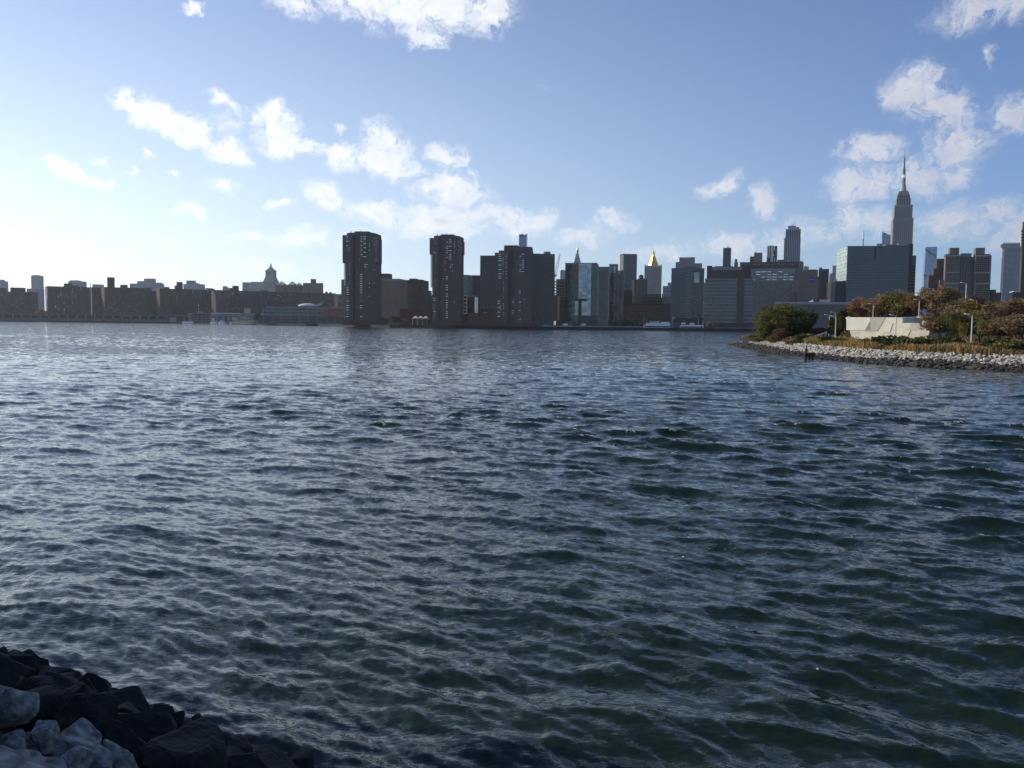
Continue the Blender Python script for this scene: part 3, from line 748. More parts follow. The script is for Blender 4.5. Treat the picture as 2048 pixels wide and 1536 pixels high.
b.block('wall', M_['lime'], 340, 349, 635, depth=10); b.block('roof', M_['grey'], 339.5, 349.5, 634.4, 635.2, y=-.4, depth=11); b.pane('door', M_['darkgrey'], 343, 345, 639, 643, -.02, .2)
# raised highway on columns, left
b = B('elevated_highway', 'raised highway on columns running along the left waterfront', -60, 1900, 6)
p0 = b.hit(-60, 626)[0]; p1 = b.hit(376, 629)[0]; z = 13.0
MB().box(p0, p1, 0, 18, z - 1.6, z).build('deck', M_['darkgrey'], b.e)
MB().box(p0, p1, -.4, -.02, z - 1.2, z + 1.1).build('parapet', M_['darkgrey'], b.e)
for i in range(24):
    x = p0 + (p1 - p0) * (i + .5) / 24; MB().box(x - .9, x + .9, 3, 5, 0, z - 1.62).build('column', M_['grey'], b.e)
MB().box(p0, p1, 12, 14, 0, z - 3).build('back_wall', M_['black'], b.e)
b = B('riverside_wall', 'pale park wall below the raised highway', -60, 1860, 3)
p0 = b.hit(-60, 626)[0]; p1 = b.hit(350, 629)[0]
MB().box(p0, p1, 0, 2, 0, 4.6).build('wall', M_['darkgrey'], b.e); MB().box(p0, p1, -.3, 2.3, 4.62, 5.1).build('coping', M_['darkgrey'], b.e)
# white mast
p = at_dist(183.5, 618, 1890); e = empty('white_mast', (p.x, p.y, GROUND), 0, 'tall thin white mast before the leftmost sunlit slab', 'mast')
zt = at_dist(182, 563, 1890).z - GROUND
MB().tube([(0, 0, 0), (-.3, 0, zt * .7), (-1.4, 0, zt * .93), (-2.6, 0, zt)], [1.1, .9, .7, .3], 8).build('shaft', M_['white'], e); MB().lathe([(1.8, 0), (1.8, 1.2)], 8).build('footing', M_['grey'], e)

# --- glass block between second tower and ribbed tower
b = B('blue_glass_building', 'dark blue glass block right of the second lone tower', 918, 1200)
b.block('wall', G_['blue'], 918, 936, 549.5, depth=40)
b.block('right_volume', G_['teal'], 936.2, 961, 550.5, y=-.5, depth=40)
b.block('copper_reflection', M_['rust'], 941, 945, 551, 563, y=-.9, depth=3)  # rust-coloured strip paints a coppery reflection on the glass
b.bands('floor_line', M_['black'], 918, 960, [555 + 5 * i for i in range(9)], .6, -.52, .2)
b = B('white_framed_building', 'small building with white grid frame beside the second lone tower', 918, 1150)
b.block('wall', G_['dark'], 919, 949, 592, depth=24)
for q in (591.5, 598.3, 605.8, 613, 620.2, 626.5): b.pane('white_beam', M_['white'], 919, 934.6, q - .9, q + .9, -.02, .5)
for x in (919.5, 926.5, 933.8): b.pane('white_post', M_['white'], x - .6, x + .6, 591, 627, -.1, .45)
b.block('grey_wing', M_['grey'], 934.8, 950, 590.5, 594, y=-.2, depth=20)
simple('low_brick_building', 'dark low building with a pale kiosk front left of the widest brown tower', 935, 990, 626, 1060, 'brick3', extra=[(966, 974, 624, 'lime')], depth=16)
# --- narrow blue tower, crane
b = B('slim_glass_tower', 'slim pale blue glass tower with notched top behind the widest brown tower', 1037.5, 2100, cat='tower')
a, e_, _, z = b.rect(1038, 1052.3, 470, 620); zl = b.hit(1040, 469)[1]; zr = b.hit(1051, 466.8)[1]; zm = b.hit(1045, 471)[1]; mm = (a + e_) / 2
o = MB().add([(a,0,0),(e_,0,0),(e_,0,zr),(mm+2,0,zm),(mm-2,0,zm),(a,0,zl),(a,16,0),(e_,16,0),(e_,16,zr),(mm+2,16,zm),(mm-2,16,zm),(a,16,zl)],
    [(0,1,2,3,4,5),(11,10,9,8,7,6),(0,6,7,1),(1,7,8,2),(2,8,9,3),(3,9,10,4),(4,10,11,5),(5,11,6,0)]).build('wall', G_['sky'], b.e)
b.block('dark_crown', M_['darkgrey'], 1039.5, 1047, 468.5, 474, y=-.4, depth=14)
b.pane('edge_strip', M_['white'], 1037.6, 1038.6, 468, 520, -.1, .3)
MB().tube([(mm - 3, 6, zl - 2), (mm - 1, 6, zl + 5), (mm + 2, 6, zl + 3)], [.6, .5, .3], 5).build('roof_crane', M_['darkgrey'], b.e)

def lattice(b, p0, p1, w, m, name='boom', parent=None):
    """Open lattice boom between two local points."""
    p0, p1 = Vector(p0), Vector(p1); d = (p1 - p0); n = max(4, int(d.length / (w * 2.2))); mb = MB()
    side = Vector((1, 0, 0)) if abs(d.normalized().x) < .8 else Vector((0, 0, 1)); a = side * w / 2; c = d.cross(side).normalized() * w / 2
    cs = (a + c, a - c, -a - c, -a + c)
    for q in cs: mb.tube([p0 + q, p1 + q * .5], [w * .10, w * .08], 4)
    for i in range(n):
        t0, t1 = i / n, (i + 1) / n
        for k in range(4):
            mb.tube([p0 + d * t0 + cs[k] * (1 - t0 / 2), p0 + d * t1 + cs[(k + 1) % 4] * (1 - t1 / 2)], [w * .06] * 2, 3)
    return mb.build(name, m, parent or b.e)
b = B('tower_crane', 'pale lattice crane boom leaning right of the ribbed slab', 1111, 1250, cat='crane')
q0 = b.hit(1110.5, 552); q1 = b.hit(1120, 507)
lattice(b, (q0[0], 0, q0[1]), (q1[0], 0, q1[1]), 3.0, M_['white'])
lattice(b, (q0[0] - 1, 0, 0), (q0[0] - 1, 0, q0[1] + 1), 2.6, M_['yellow'], 'mast')
MB().box(q0[0] - 6, q0[0] + 2, -1.5, 1.5, q0[1] - 1, q0[1] + 2).build('counterweight', M_['grey'], b.e)
b = B('construction_site', 'unfinished concrete frame with yellow hoist beside the ribbed slab', 1109, 1230, cat='building')
for i in range(13): b.block('floor_slab', M_['grey'], 1108, 1130, 562 + i * 6, 563.4 + i * 6, y=0, depth=24)
b.block('core', M_['darkgrey'], 1112, 1128, 558, y=8, depth=14)
b.block('hoist', M_['yellow'], 1115.2, 1119.4, 592, 641, y=-4, depth=3)
b.block('brown_wrap', M_['brick2'], 1108, 1115, 590, 642, y=-1.2, depth=8)
for i in range(5): b.pane('column', M_['grey'], 1109 + i * 4.6, 1109.9 + i * 4.6, 562, 640, -.1, .6)
simple('distant_building', 'pale hazy block over the construction frame', 1120, 1131, 541, 1900, 'hazegrey', extra=[(1122, 1127, 539.5, 'hazegrey')])

# gilded lantern tower
def campanile():
    b = B('spired_tower', 'pale stone tower with steep pyramid and gilded lantern behind the mirror glass block', 1146, 2300, cat='tower')
    x0, z0 = b.hit(1146.5, 527); x1, _ = b.hit(1161.6, 527); c = (x0 + x1) / 2; w = (x1 - x0) / 2; zt = lambda py: b.hit(1154, py)[1]
    MB().frustum(c, w, 0, zt(527), w, w, w, w).build('wall', M_['lime'], b.e)
    r = MB().frustum(c, w, zt(527), zt(509), w * .95, w * .95, w * .36, w * .36).build('pyramid_roof', M_['lime'], b.e)
    for i in range(3):
        for s in (-1, 1): MB().box(c + s * w * .3 * (1 - i * .22) - .8, c + s * w * .3 * (1 - i * .22) + .8, w * (.14 + i * .18), w * (.3 + i * .18), zt(523.5 - i * 4.5), zt(521.5 - i * 4.5)).build('dormer', M_['darkgrey'], r)
    MB().frustum(c, w, zt(509), zt(507.5), w * .46, w * .46, w * .46, w * .46).build('balcony', M_['lime'], b.e)
    l = MB().lathe([(w * .28, zt(507.5)), (w * .28, zt(500))], 10, c, w).build('lantern', M_['lime'], b.e)
    MB().lathe([(w * .34, zt(500)), (w * .30, zt(497.5)), (w * .14, zt(494.5)), (w * .10, zt(492)), (.3, zt(487.5))], 10, c, w).build('gilded_cap', M_['gold'], l)
campanile()
# mirror glass block
b = B('mirror_glass_building', 'pale mirror glass office block with a dark left half', 1130, 1180)
b.block('left_half', G_['dark'], 1130, 1157, 526.5, depth=34)
b.block('mirror_face', G_['pale'], 1156.8, 1182, 526.3, 631, y=-.6, depth=30)
b.block('right_face', G_['teal'], 1182.2, 1194, 527, 638, y=.2, depth=34)
b.block('low_wing', G_['dark'], 1119.5, 1157, 601.5, y=-4, depth=20)
b.block('dark_lintel', M_['black'], 1150, 1174, 597.3, 602, y=-4.4, depth=3)
b.block('dark_slot', M_['black'], 1157.2, 1163, 601.8, 631, y=-1.2, depth=3)
b.block('mirror_sliver', G_['pale'], 1149.5, 1156.5, 602.2, 631, y=-4.5, depth=.4)
b.block('base', M_['darkgrey'], 1130, 1194, 630, y=-.4, depth=20)
b.block('roof_line', M_['grey'], 1130, 1194, 525.6, 527, y=-.9, depth=33)
b.bands('joint', M_['hazegrey'], 1157, 1182, [534 + 8.2 * i for i in range(8)], .45, -.62, .2)
b.pane('joint', M_['hazegrey'], 1174.4, 1175, 527, 597, -.62, .2)
b.bands('floor_line', M_['slate'], 1130.3, 1156.6, [533 + 4.6 * i for i in range(14)], .8, -.02, .2)
b = B('teal_glass_building', 'narrow teal glass block right of the mirror glass one', 1194, 1150)
b.block('wall', G_['teal'], 1194.5, 1218, 534.2, depth=34)
b.block('dark_bay', G_['dark'], 1199.5, 1211.5, 542, 638, y=-.5, depth=4)
b.block('roof_edge', M_['grey'], 1194.3, 1218.2, 533.4, 535, y=-.3, depth=34)
b.pane('bright_mullion', M_['lime'], 1216.6, 1218, 536, 640, -.3, .3)
b.pane('bright_mullion', M_['lime'], 1196, 1197, 545, 632, -.3, .3)
b.bands('floor_line', M_['slate'], 1200, 1211, [546 + 4.4 * i for i in range(20)], .7, -.52, .2)
b = B('dark_glass_building', 'dark reflective block with bright streaks left of the black slab tower', 1218, 1230)
b.block('wall', G_['dark'], 1218, 1247, 541, depth=30)
b.block('upper_block', M_['grey'], 1218.3, 1235.5, 528, 541.4, y=2, depth=16)
b.grid(G_['dark'], 1219, 1235, 530, 539, 4, 2, .5, .5, 1.98)
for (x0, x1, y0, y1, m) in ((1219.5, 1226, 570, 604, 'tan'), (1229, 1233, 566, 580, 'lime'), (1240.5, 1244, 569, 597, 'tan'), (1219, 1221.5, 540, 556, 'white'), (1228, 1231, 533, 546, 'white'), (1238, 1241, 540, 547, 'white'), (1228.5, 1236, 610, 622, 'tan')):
    b.pane('painted_reflection', M_[m], x0, x1, y0, y1, -.02, .2)  # matte pale panes painted as bright reflections on the dark glass
for i in range(4): b.pane('mullion', M_['black'], 1218 + 7 * i, 1219 + 7 * i, 542, 638, -.25, .3)
b = B('black_slab_tower', 'plain dark slab tower between the mirror glass and the gold pyramid', 1246, 1650, 8, cat='tower')
b.block('wall', M_['darkgrey'], 1246, 1273, 508.5, depth=26)
b.grid(G_['dark'], 1247, 1272, 511, 600, 12, 26, .6, .4, -.02); b.block('parapet', M_['darkgrey'], 1246, 1273, 507.8, 508.6, y=-.2, depth=26)
b = B('brick_building', 'red brick house with round water tank left of the gold pyramid', 1268, 1500)
b.block('wall', M_['brick'], 1268.5, 1294, 560, depth=30)
b.block('left_bay', M_['tan'], 1264, 1268.4, 559, y=2, depth=28)  # sunlit strips of the left face, put into tan and cream
b.block('parapet', M_['tan'], 1268, 1294.3, 558.8, 560.5, y=-.3, depth=30)
for i in range(8): b.block('balcony', M_['cream'], 1263.4, 1268.6, 561 + i * 4, 562.6 + i * 4, y=1, depth=8)
x, z = b.hit(1282.5, 549, 10); zb = b.hit(1282.5, 560, 10)[1]
t = MB().lathe([(3.9, zb + 2.5), (3.9, z - 1.4), (.3, z)], 12, x, 10).build('water_tank', M_['brick3'], b.e)
MB().box(x - 5.5, x + 5.5, 5, 16, zb - .5, zb + 2.4).build('tank_house', M_['brick3'], b.e)
b.grid(G_['dark'], 1270, 1293, 563, 592, 8, 8, .45, .5); b.grid(M_['tan'], 1270, 1278, 563, 592, 2, 8, .8, .25, -.2, name='sill_rows')

def gold_pyramid():
    b = B('gold_pyramid_tower', 'grey stone tower crowned by a gleaming gold pyramid', 1289, 2050, cat='tower')
    x0, _ = b.hit(1289.3, 560); x1, _ = b.hit(1322.6, 560); c = (x0 + x1) / 2; w = (x1 - x0) / 2; Z = lambda py: b.hit(1306, py)[1]
    MB().frustum(c, w, 0, Z(533), w, w, w, w).build('wall', M_['lime'], b.e)
    for i in range(9): MB().box(c - w + i * w / 4 - .7, c - w + i * w / 4 + .7, -.9, .1, 0, Z(530.5)).build('pier', M_['beige'], b.e)
    MB().frustum(c, w, Z(533), Z(530.5), w * .84, w * .84, w * .74, w * .74).build('setback', M_['lime'], b.e)
    for sx in (-1, 1):
        for sy in (-1, 1): MB().frustum(c + sx * w * .92, w + sy * w * .92, Z(533), Z(528.5), 2.2, 2.2, .5, .5).build('pinnacle', M_['lime'], b.e)
    n = 8; ring = lambda r, z: [(c + r * math.cos(2 * math.pi * (i + .5) / n), w + r * math.sin(2 * math.pi * (i + .5) / n), z) for i in range(n)]
    p = MB().prism(ring(w * .70, Z(531)), ring(w * .12, Z(508))).build('gold_roof', M_['gold'], b.e)
    MB().lathe([(w * .16, Z(508)), (w * .16, Z(504)), (w * .08, Z(502)), (.3, Z(497.5))], 8, c, w).build('gold_lantern', M_['gold'], p)
    b.grid(G_['dark'], 1291, 1321, 536, 590, 16, 16, .45, .55, -.05)
gold_pyramid()
b = B('old_brick_hospital', 'dark red brick hospital wings behind the moored ferries', 1247, 1180)
b.block('wall', M_['brick3'], 1247, 1341, 607, depth=20)
b.block('left_wing', M_['brick3'], 1247, 1264, 600, y=3, depth=30)
b.block('raised_middle', M_['brick3'], 1284, 1324, 595, y=4, depth=26)
b.block('slate_roof', M_['slate'], 1287, 1322, 588, 595.3, y=6, depth=18)
b.block('attic', M_['brick3'], 1248, 1264, 580, 601, y=10, depth=20)
b.grid(G_['dark'], 1250, 1340, 610, 640, 26, 5, .4, .5); b.grid(M_['tan'], 1284, 1324, 598.5, 599.8, 1, 1, 1, 1, 3.9, name='string_course')
for px in (1295, 1303, 1311): x, z = b.hit(px, 592, 6); MB().box(x - 1.2, x + 1.2, 5.4, 7, z - 3, z).build('dormer', M_['tan'], b.e)
simple('distant_building', 'pale hazy block between gold pyramid and the banded glass tower', 1325, 1343, 572, 1700, 'hazegrey', extra=[(1335, 1343, 565, 'hazegrey')], grid=(5, 6, .4, .5, 'dark'))
simple('brick_building', 'cream and brick house left of the banded glass tower', 1323, 1341, 592, 1350, 'tan', extra=[(1323, 1327, 588, 'cream')], grid=(5, 3, .4, .5, 'dark'))

# --- glass tower with a frame at its shoulder
b = B('banded_glass_tower', 'grey glass tower with stepped crown and open frame at its right shoulder', 1342, 1150)
b.block('left_volume', G_['teal'], 1342, 1370, 536, depth=32)
b.block('middle_bay', G_['teal'], 1370, 1386.5, 533, y=.8, depth=32)
b.block('right_volume', G_['dark'], 1386.5, 1406.5, 565, y=.2, depth=32)
b.block('upper_mass', M_['grey'], 1350, 1387.4, 524, y=4, depth=26)
cr = b.block('upper_mass', M_['grey'], 1387.5, 1404, 526.5, 541, y=4, depth=26)
b.block('crown', M_['grey'], 1358.5, 1390, 514.5, 524.5, y=8, depth=16)
b.block('crown_slot', M_['white'], 1366, 1379, 515.6, 516.5, y=7.6, depth=.5)
b.block('frame_top', M_['darkgrey'], 1386.5, 1409, 536.5, 543, y=0, depth=18)
b.block('frame_side', M_['darkgrey'], 1399, 1408.5, 541, 566, y=0, depth=18)
b.block('inner_glass', G_['pale'], 1388, 1399.2, 543, 565.5, y=6, depth=10)
for i in range(16):
    q = 551 + i * 5.6
    b.pane('spandrel', M_['slate'], 1342.4, 1369.6, q - .8, q + .8, -.02, .3)
    b.pane('balcony_band', M_['grey'], 1370.5, 1380, q - 1, q + 1, .6, .8)
b.pane('corner_mullion', M_['darkgrey'], 1368.6, 1370, 536.5, 642, -.2, .3)
b.block('podium', M_['black'], 1342, 1408, 636, y=-2, depth=30)
b = B('cream_building', 'narrow sunlit cream building beside the banded glass tower', 1403, 1260)
b.block('wall', M_['cream'], 1400, 1410, 565, depth=20)
for i in range(7): b.pane('balcony', M_['darkgrey'], 1404.5, 1409.5, 568 + i * 5, 570 + i * 5, -.02, .4)
# --- hospital with pale floor bands
b = B('banded_hospital', 'broad hospital block with pale horizontal floor bands near the willow', 1409, 1080)
b.block('left_glass', G_['teal'], 1409.5, 1474.5, 557, depth=40)
b.block('shaft', M_['brick2'], 1474.4, 1488, 550, y=-1.2, depth=36)
b.block('right_glass', G_['teal'], 1487.8, 1506, 557, y=-.2, depth=40)
b.block('upper_storeys', M_['brick2'], 1413.6, 1489.5, 535, 557.3, y=1.5, depth=34)
b.block('roof_band', M_['grey'], 1424, 1484, 533.4, 540, y=1, depth=34)
b.block('corner_block', M_['brick3'], 1413.6, 1424, 531.5, 557, y=1.2, depth=30)
b.block('dark_block', M_['black'], 1489.5, 1502, 535, 556.5, y=2, depth=24)
ys = [430 + q / 6.144 for q in (790, 835, 878, 918, 962, 1005, 1047, 1088, 1130, 1172, 1215, 1265, 1315)]
b.bands('floor_band', M_['beige'], 1409.8, 1473.8, ys, 2.1, -.02, .5); b.bands('floor_band', M_['beige'], 1488.4, 1505.6, ys, 2.0, -.22, .5)
b.block('podium', M_['black'], 1409, 1506, 645.5, y=-3, depth=30)
b.grid(G_['dark'], 1478.5, 1480.5, 560, 640, 1, 13, .8, .4, -1.22)
b.block('roof_rail', M_['darkgrey'], 1430, 1466, 532.2, 533.5, y=3, depth=1)
# towers behind it
b = B('black_tower', 'small black tower on legs above the banded hospital', 1444, 2000, cat='tower')
b.block('wall', M_['black'], 1444.6, 1460.5, 495.5, depth=18)
for i in range(6): b.pane('pier', M_['slate'], 1445 + i * 2.7, 1446.2 + i * 2.7, 496, 600, -.05, .4)
x, z = b.hit(1456, 491.5, 8); zb = b.hit(1456, 496, 8)[1]; MB().lathe([(1.0, zb), (1.0, z - 1.5), (1.8, z - .6), (.4, z)], 8, x, 8).build('roof_mast', M_['grey'], b.e)
simple('turret', 'little tower with reddish crown right of the black tower', 1467, 1474.3, 524.5, 2100, 'brick2', extra=[(1468.3, 1473, 518, 'rust')], cat='tower')
b = B('grey_hospital_slab', 'long grey hospital slab with a dark strip of top windows', 1480, 1200)
b.block('wall', M_['beige'], 1480, 1597, 529, depth=40)
b.block('top_storey', M_['brick2'], 1480, 1597.5, 523.8, 537, y=-.6, depth=40)
b.pane('window_strip', G_['dark'], 1484, 1590, 527.3, 530.4, -.62, .3)
for i in range(11): b.pane('mullion', M_['beige'], 1489 + i * 9.6, 1489.9 + i * 9.6, 527, 530.8, -.7, .4)
b.block('right_end', M_['darkgrey'], 1590, 1598, 538, 560, y=-.3, depth=20)
b.grid(G_['dark'], 1500, 1586, 563, 597, 11, 7, .45, .5, -.02, keep=.5, seed=4)
b.grid(G_['winlight'], 1500, 1588, 541, 562, 8, 4, .8, .35, -.02, keep=.7, seed=5)
b.grid(G_['teal'], 1500, 1588, 546, 610, 17, 12, .55, .45, -.01, keep=.55, seed=6)
for x in (1583.5, 1589): b.pane('glass_slot', G_['dark'], x, x + 3.6, 584, 602, -.02, .3)
for (x0, x1, y0, y1) in ((1564.5, 1566, 526.6, 530.8),): b.pane('torch_sign', M_['purple'], 1571, 1578, 526.3, 533, -1.0, .3)
simple('distant_building', 'brown stepped house over the left of the hospital slab', 1498.3, 1506.2, 513, 1700, 'brick2', depth=18)
simple('distant_building', 'plain grey-tan block over the hospital slab', 1506.4, 1523, 505.5, 1750, 'tan', extra=[(1508, 1511, 504, 'brick2')], depth=18)
b = B('striped_tower', 'black tower with white vertical stripes behind the hospital slab', 1532, 1800, cat='tower')
b.block('wall', M_['black'], 1532.3, 1552.5, 492, depth=20)
for (x, y1) in ((1534.5, 511), (1537.8, 516), (1540.6, 600), (1543.4, 600), (1548.2, 501)): b.pane('white_stripe', M_['white'], x, x + 1.5, 492, y1, -.02, .4)
for (x, q0, q1) in ((1534, 512, 514), (1546.5, 509, 512), (1547, 516, 600)): b.pane('white_stripe', M_['white'], x, x + 1.5, q0, q1, -.02, .4)
b.block('roof_cap', M_['white'], 1538, 1547, 490.8, 492.2, y=4, depth=8)
simple('distant_building', 'low grey roof between striped tower and tall pale tower', 1553, 1567, 519.5, 1500, 'darkgrey')
b = B('tall_pale_tower', 'tall pale grey ribbed tower with small crane on its roof', 1566, 1750, cat='tower')
b.block('lower_shaft', M_['hazegrey'], 1566, 1599, 475.5, depth=30)
b.block('upper_shaft', M_['hazegrey'], 1568.6, 1598.8, 458, y=1, depth=26)
b.block('crown', M_['hazegrey'], 1576, 1592, 451.5, 459, y=3, depth=20); b.block('crown_wing', M_['hazegrey'], 1592, 1598.5, 454, 459, y=3, depth=20)
for i in range(9): b.pane('dark_bay', G_['blue'], 1567.5 + i * 3.6, 1569.3 + i * 3.6, 460 if i else 478, 600, -.02 if i < 1 else .0, .3)
q0 = b.hit(1583, 452, 8); q1 = b.hit(1590.5, 446, 8); lattice(b, (q0[0], 8, q0[1]), (q1[0], 8, q1[1]), 1.4, M_['darkgrey'], 'roof_crane')
simple('distant_building', 'thin grey-green slab right of the tall pale tower', 1597, 1605.5, 523.5, 1500, 'teal', extra=[(1598, 1603, 522, 'grey')])
simple('distant_building', 'small pale drum-topped block behind the purple-badged hospital', 1606, 1616, 533, 1600, 'lime', extra=[(1609, 1612, 532, 'darkgrey')])
b = B('badged_hospital', 'tan hospital wall with round purple badge', 1595, 1150)
b.block('wall', M_['tan'], 1595.5, 1636, 553, depth=30); b.block('upper_wall', M_['tan'], 1605, 1636, 540, 553.4, y=3, depth=24)
b.block('roof_edge', M_['darkgrey'], 1618, 1634, 538.8, 540.2, y=4, depth=10)
x, z = b.hit(1623.3, 559.3); o = MB().lathe([(3.6, -.2), (3.6, .35)], 28).build('badge', M_['purple'], b.e); o.matrix_local = Matrix.Translation((x, 0, z)) @ Matrix.Rotation(R(90), 4, 'X')
def lettering(text, size, x, z, m, parent, name='lettering'):
    cu = bpy.data.curves.new(name, 'FONT'); cu.body = text; cu.size = size; cu.align_x = 'CENTER'; cu.align_y = 'CENTER'; cu.extrude = .06
    tmp = bpy.data.objects.new(name, cu); col.objects.link(tmp)
    dg = bpy.context.evaluated_depsgraph_get(); me = bpy.data.meshes.new_from_object(tmp.evaluated_get(dg)); bpy.data.objects.remove(tmp)
    me.materials.clear(); o = link(name, me, m, parent); o.matrix_local = Matrix.Translation((x, -.42, z)) @ Matrix.Rotation(R(90), 4, 'X'); return o
lettering('NYU', 2.6, x, z, M_['white'], b.e)
b.block('dark_line', M_['darkgrey'], 1619, 1631, 550.6, 552, y=-.2, depth=.3)
b.grid(G_['dark'], 1608.6, 1610.2, 560, 602, 1, 9, .8, .5, -.02)
b.block('glass_joint', G_['teal'], 1597.5, 1604.5, 541, 553, y=2, depth=16)
b = B('brown_building', 'dark brown block with sunlit balconies right of the purple badge', 1636, 1300)
b.block('wall', M_['brick2'], 1636.2, 1656.5, 538, depth=26); b.block('low_wing', M_['brick3'], 1645, 1668, 578, y=-6, depth=20)
x, z = b.hit(1641, 534.5, 6); zb = b.hit(1641, 538, 6)[1]; MB().lathe([(2.2, zb - 1), (2.2, z - .8), (.3, z)], 10, x, 6).build('water_tank', M_['darkgrey'], b.e)
for i in range(7): b.pane('balcony', M_['tan'], 1636.5, 1643, 565 + i * 5, 567 + i * 5, -.02, .8)
simple('blue_glass_tower', 'small bright blue glass tower left of the pale green glass face', 1663.5, 1674, 531, 2400, 'sky', depth=20, cat='tower')
simple('distant_building', 'grey hazy block with white roof under the small blue tower', 1657.5, 1672, 549, 1700, 'hazegrey', extra=[(1658, 1663, 546.5, 'white'), (1663, 1672, 547.5, 'black')])
simple('tan_building', 'narrow yellowish slab left of the big glass block', 1667, 1672, 559, 1400, 'cream', depth=12)
# --- big glass block
b = B('big_glass_block', 'big blue-grey glass block with pale green lit side at right', 1693.4, 1150, -9.01)
dep = b.hit_side(1675, 530, 0.0)
a, e_, _, z = b.rect(1693.4, 1816, 492.5, 630)
MB().box(a, e_, 0, dep, 0, z).build('front_glass', G_['teal'], b.e)
zb = b.hit(1693.4, 560)[1]
MB().box(a - .5, a - .01, .3, dep, zb, z - .3).build('lit_side', G_['mint'], b.e)  # pale tone of this glass holds the sunlight on the side
for i in range(9): MB().box(a - .8, a - .5, .3, dep, zb + (z - zb) * (i + .5) / 9, zb + (z - zb) * (i + .5) / 9 + .5).build('side_joint', M_['lime'], b.e)
MB().box(a - 12, a - .05, 6, dep, 0, zb - 1).build('dark_annex', M_['black'], b.e)
for i in range(22): b.pane('floor_line', M_['slate'], 1693.8, 1815.6, 498 + i * 5.5, 499 + i * 5.5, -.02, .2)
b.block('notch', M_['black'], 1748.5, 1752.4, 493.2, 518, y=-.4, depth=1)
b.block('right_block', M_['black'], 1816, 1825, 487.5, 560, y=2, depth=26)
b.block('roof_plant', M_['tan'], 1771, 1796, 489, 493, y=8, depth=16); b.block('roof_plant', M_['grey'], 1797, 1815, 487, 493, y=8, depth=16)
b.pane('parapet', M_['darkgrey'], 1693.4, 1816, 491.8, 493.2, -.05, .4)
b = B('balconied_tower', 'dark slab with pale balcony bands at the right end of the big glass block', 1816, 1200)
b.block('wall', M_['black'], 1816.2, 1830, 511, depth=22)
for i in range(11): b.pane('balcony_band', M_['grey'], 1816.4, 1829.5, 530 + i * 6, 531.4 + i * 6, -.02, .6)
b.pane('pale_edge', M_['grey'], 1825, 1829.8, 511.2, 530, -.05, .4)
# needle, slanted blue tower
b = B('needle', 'white needle mast rising behind the big glass block', 1727, 2700, cat='mast')
x, z = b.hit(1727, 462); MB().lathe([(3.2, 0), (3.2, z * .82), (2.0, z * .84), (1.7, z * .97), (.2, z)], 8, x, 0).build('shaft', M_['hazegrey'], b.e); zb = b.hit(1727, 478)[1]
MB().lathe([(2.3, zb), (2.1, z - 1.0)], 8, x, -.6).build('bright_tip', M_['white'], b.e)
b = B('slanted_glass_tower', 'deep blue glass tower with slanted top beside the tall stepped skyscraper', 1761, 3000, cat='tower')
a, e_, _, _ = b.rect(1761.5, 1785, 465, 620); zl = b.hit(1762, 463.5)[1]; zr = b.hit(1784, 473.5)[1]
MB().prism([(a, 0, 0), (e_, 0, 0), (e_, 40, 0), (a, 40, 0)], [(a, 0, zl), (e_, 0, zr), (e_, 40, zr), (a, 40, zl)]).build('wall', G_['sky'], b.e)
b.block('low_shoulder', G_['sky'], 1751, 1761, 487, depth=30)
MB().tube([(a + 2, 4, zl - 3), (a + 3, 4, zl + 4)], [.6, .4], 4).build('roof_crane', M_['darkgrey'], b.e); MB().tube([(a + 1, 4, zl + 1), (a + 22, 4, zl - 1)], [.6, .5], 4).build('crane_jib', M_['darkgrey'], b.e)

